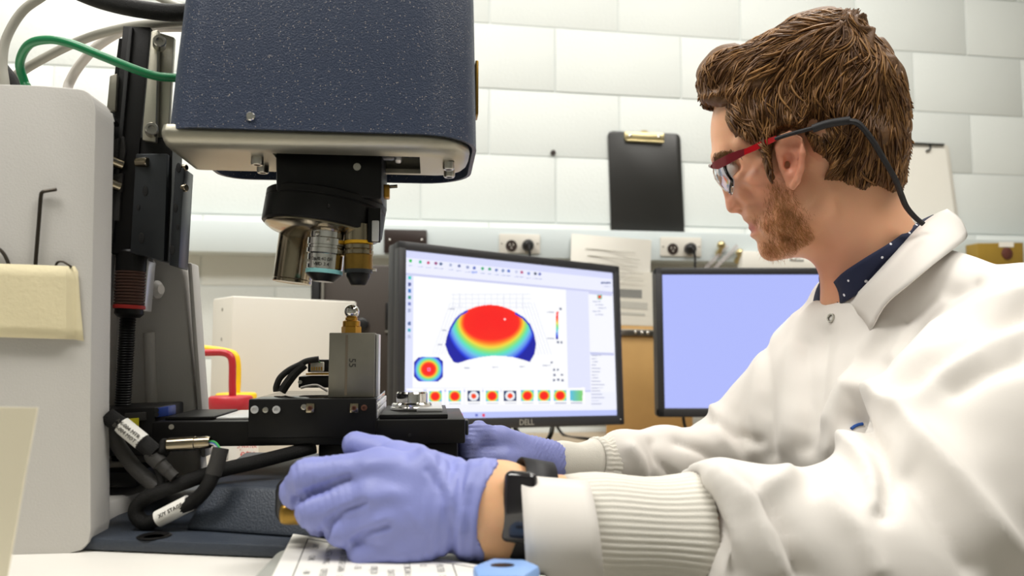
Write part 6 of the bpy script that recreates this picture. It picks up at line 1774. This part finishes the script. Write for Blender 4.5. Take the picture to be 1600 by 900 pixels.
# ---- gloves
def glove(name, lo, hi, h, segs, k, cut=None, extra=None, wr=0.0008):
    f = Field(lo, hi, h)
    groups = {}
    for g, a, b, ra, rb, *o in segs:
        d = f.capsule(a, b, ra, rb, sc=o[0] if o else None)
        groups[g] = d if g not in groups else smin(groups[g], d, 0.004)
    palm = groups.pop('palm')
    for g, d in groups.items(): palm = smin(palm, d, k)
    f.F = palm
    if cut is not None: f.cut(cut(f))
    V, Q = surface_nets(f.F, f.lo, h); V = smooth_mesh(V, Q, 2, 0.5)
    N = vnormals(V, Q); V = V + N * (vnoise(V, 60)[:, None] * 0.0007 + vnoise(V * np.array([1, 1, 1.0]) + 5, 130)[:, None] * wr * 0.5)
    if extra is not None: V = extra(V, N)
    return np_mesh(name, V, Q, 'glove_blue', man)
G = {}
im, ip, id_, it = P(592, 734, 0.526), P(482, 745, 0.524), P(464, 768, 0.540), P(472, 776, 0.552)
mm_, mp, mt = P(590, 775, 0.519), P(493, 797, 0.520), P(500, 815, 0.545)
rm, rp, rt = P(598, 812, 0.518), P(535, 826, 0.520), P(548, 832, 0.545)
pm, pp_, pt = P(630, 846, 0.520), P(570, 861, 0.521), P(585, 862, 0.545)
wr_ = P(745, 795, 0.530)
segs = [('palm', wr_, im, 0.024, 0.0155), ('palm', wr_, mm_, 0.024, 0.0165), ('palm', wr_, rm, 0.024, 0.0165), ('palm', wr_, pm, 0.023, 0.0145), ('palm', P(775, 796, 0.532), wr_, 0.0255, 0.0255, (ab(upv), 0.76)),
        ('palm', P(660, 745, 0.53), P(660, 830, 0.525), 0.019, 0.019), ('palm', P(700, 755, 0.545), P(620, 720, 0.548), 0.019, 0.014),
        ('i', im, ip, 0.0135, 0.0118), ('i', ip, id_, 0.0118, 0.011), ('i', id_, it, 0.011, 0.010),
        ('m', mm_, mp, 0.0138, 0.0122), ('m', mp, mt, 0.0122, 0.0105), ('r', rm, rp, 0.0130, 0.0115), ('r', rp, rt, 0.0115, 0.010), ('p', pm, pp_, 0.0135, 0.0110), ('p', pp_, pt, 0.0110, 0.0095),
        ('t', P(640, 725, 0.552), P(590, 708, 0.558), 0.0130, 0.0115), ('t', P(590, 708, 0.558), P(556, 695, 0.560), 0.0115, 0.0098)]
axg = (P(775, 796, 0.532) - P(715, 792, 0.528)).normalized()
def wrist_cut(f):
    """cut plane at the rolled cuff, slightly bowed"""
    c = P(738, 796, 0.530); s = (f.x - c[0]) * axg[0] + (f.y - c[1]) * axg[1] + (f.z - c[2]) * axg[2]
    return -(s - 13.0 * (f.z - c[2]) ** 2 - 0.001)
WRK = [([(652, 692), (690, 740), (715, 800), (722, 880)], 7, 1.6), ([(735, 708), (712, 740), (700, 790)], 6, 1.2), ([(668, 735), (690, 770), (705, 830), (708, 880)], 5, -1.4), ([(745, 730), (725, 770), (722, 830)], 6, 1.2), ([(690, 700), (715, 740), (728, 790)], 5, -1.2), ([(640, 800), (690, 860)], 8, 0.8),
       ([(545, 748), (518, 757), (480, 772), (462, 783)], 6, -3.2), ([(570, 785), (535, 800), (516, 815), (508, 838)], 6, -3.0), ([(605, 822), (575, 832), (556, 846)], 6, -3.0), ([(620, 718), (575, 728)], 12, 1.5), ([(610, 770), (575, 780)], 12, 1.5), ([(610, 808), (590, 815)], 10, 1.2)]
def glove_wrinkle(V, N):
    p = project(V); dd = np.zeros(len(V)); fc = ((V - np.array(CAM)) * N).sum(1) < 0
    for line, w, a in WRK: dd += np.exp(-(polydist(p, line) / w) ** 2) * a / 1000
    bx = np.clip((p[:, 0] - 640) / 60, 0, 1); dd += bx * 0.0006 * np.sin(p[:, 0] * 0.32 + 0.05 * p[:, 1])
    rg = np.clip((560 - p[:, 0]) / 40, 0, 1); dd += rg * 0.0004 * np.sin(p[:, 0] * 0.55 - 0.1 * p[:, 1])
    return V + N * (dd * fc)[:, None]
gv = glove('glove', (-0.175, 0.478, 0.80), (0.005, 0.60, 0.92), 0.0018, segs, 0.0025, wrist_cut, glove_wrinkle); gv['label'] = 'purple nitrile glove gripping the handle'
# far glove on the right hand, at the end of the stage bar
Wg = P(857, 719, 0.80)
fm = [P(783, 688, 0.765), P(778, 690, 0.785), P(785, 697, 0.802), P(795, 704, 0.815)]
fp_ = [P(748, 677, 0.742), P(742, 678, 0.765), P(750, 684, 0.785), P(762, 692, 0.80)]
fd = [P(733, 690, 0.735), P(728, 693, 0.757), P(735, 700, 0.778), P(748, 706, 0.79)]
ft = [P(730, 706, 0.735), P(724, 709, 0.755), P(732, 713, 0.775), P(748, 716, 0.785)]
seg2 = []
for k in range(4):
    seg2 += [('palm', Wg, fm[k], 0.0195, 0.0135), ('f%d' % k, fm[k], fp_[k], 0.0118, 0.0105), ('f%d' % k, fp_[k], fd[k], 0.0105, 0.0095), ('f%d' % k, fd[k], ft[k], 0.0095, 0.008)]
seg2 += [('palm', fm[0], fm[3], 0.012, 0.012), ('t', P(820, 716, 0.775), P(785, 717, 0.752), 0.0135, 0.011), ('t', P(785, 717, 0.752), P(752, 715, 0.742), 0.011, 0.009), ('palm', P(835, 716, 0.79), P(815, 714, 0.775), 0.018, 0.014)]
def wrink2(V, N):
    p = project(V); dd = 0.0006 * np.sin(p[:, 0] * 0.9 + p[:, 1] * 0.5) * np.clip((p[:, 0] - 800) / 40, 0, 1) + 0.0005 * np.sin(p[:, 1] * 0.9) * (p[:, 0] < 775)
    return V + N * dd[:, None]
gv2 = glove('glove', (-0.10, 0.70, 0.78), (0.055, 0.86, 0.91), 0.0021, seg2, 0.006, None, wrink2); gv2['label'] = 'purple nitrile glove at the end of the stage'
# ---- trousers, shoes and stool (below the picture)
tf = Field((-0.05, 0.55, 0.0), (0.72, 1.2, 0.66), 0.010)
for sg in (-1, 1):
    hip = PV + TL2 * (0.09 * sg) + Vector((0.0, 0, -0.03)); kn_ = hip + Vector((-0.40, -0.06 if sg < 0 else 0.03, -0.02)); an = Vector((kn_.x + 0.06, kn_.y, 0.09))
    tf.add(tf.capsule(hip, kn_, 0.085, 0.062), 0.03); tf.add(tf.capsule(kn_, an, 0.062, 0.045), 0.02)
    G[sg] = an
tf.add(tf.capsule(PV + TL2 * 0.05, PV - TL2 * 0.05, 0.115, 0.115), 0.04)
V, Q = surface_nets(tf.F, tf.lo, 0.010); V = smooth_mesh(V, Q, 3)
np_mesh('trousers', V, Q, 'trousers', man)
for sg in (-1, 1):
    a = G[sg]
    sf = Field((a.x - 0.25, a.y - 0.07, -0.01), (a.x + 0.09, a.y + 0.07, 0.14), 0.007)
    sf.add(sf.capsule((a.x, a.y, 0.045), (a.x - 0.16, a.y, 0.035), 0.042, 0.034)); sf.add(sf.capsule((a.x, a.y, 0.05), (a.x, a.y, 0.11), 0.042, 0.04), 0.02)
    sf.F = np.maximum(sf.F, 0.002 - sf.z + 0 * sf.F)
    V, Q = surface_nets(sf.F, sf.lo, 0.007); np_mesh('shoe', smooth_mesh(V, Q, 2), Q, 'shoe', man)
t = thing('stool', 'round black laboratory stool under the seated person', 'stool', (PV.x, PV.y, 0))
zs_ = PV.z - 0.125
MB().lathe([(0.16, zs_ - 0.06), (0.175, zs_ - 0.05), (0.175, zs_ - 0.012), (0.16, zs_)], Matrix.Translation((PV.x, PV.y, 0)), 40).build('seat', 'black_matte', t)
MB().cyl((PV.x, PV.y, 0.06), (PV.x, PV.y, zs_ - 0.06), 0.025).build('post', 'steel', t)
for k in range(5):
    a = 2 * math.pi * k / 5 + 0.3; e = Vector((PV.x + 0.25 * math.cos(a), PV.y + 0.25 * math.sin(a), 0.045))
    MB().tube([(PV.x, PV.y, 0.09), e], [0.02, 0.012], n=10).build('leg', 'black_matte', t)
    MB().sphere((e.x, e.y, 0.026), 0.025, n=16, sc=(0.6, 1, 1)).build('caster', 'black_plastic', t)
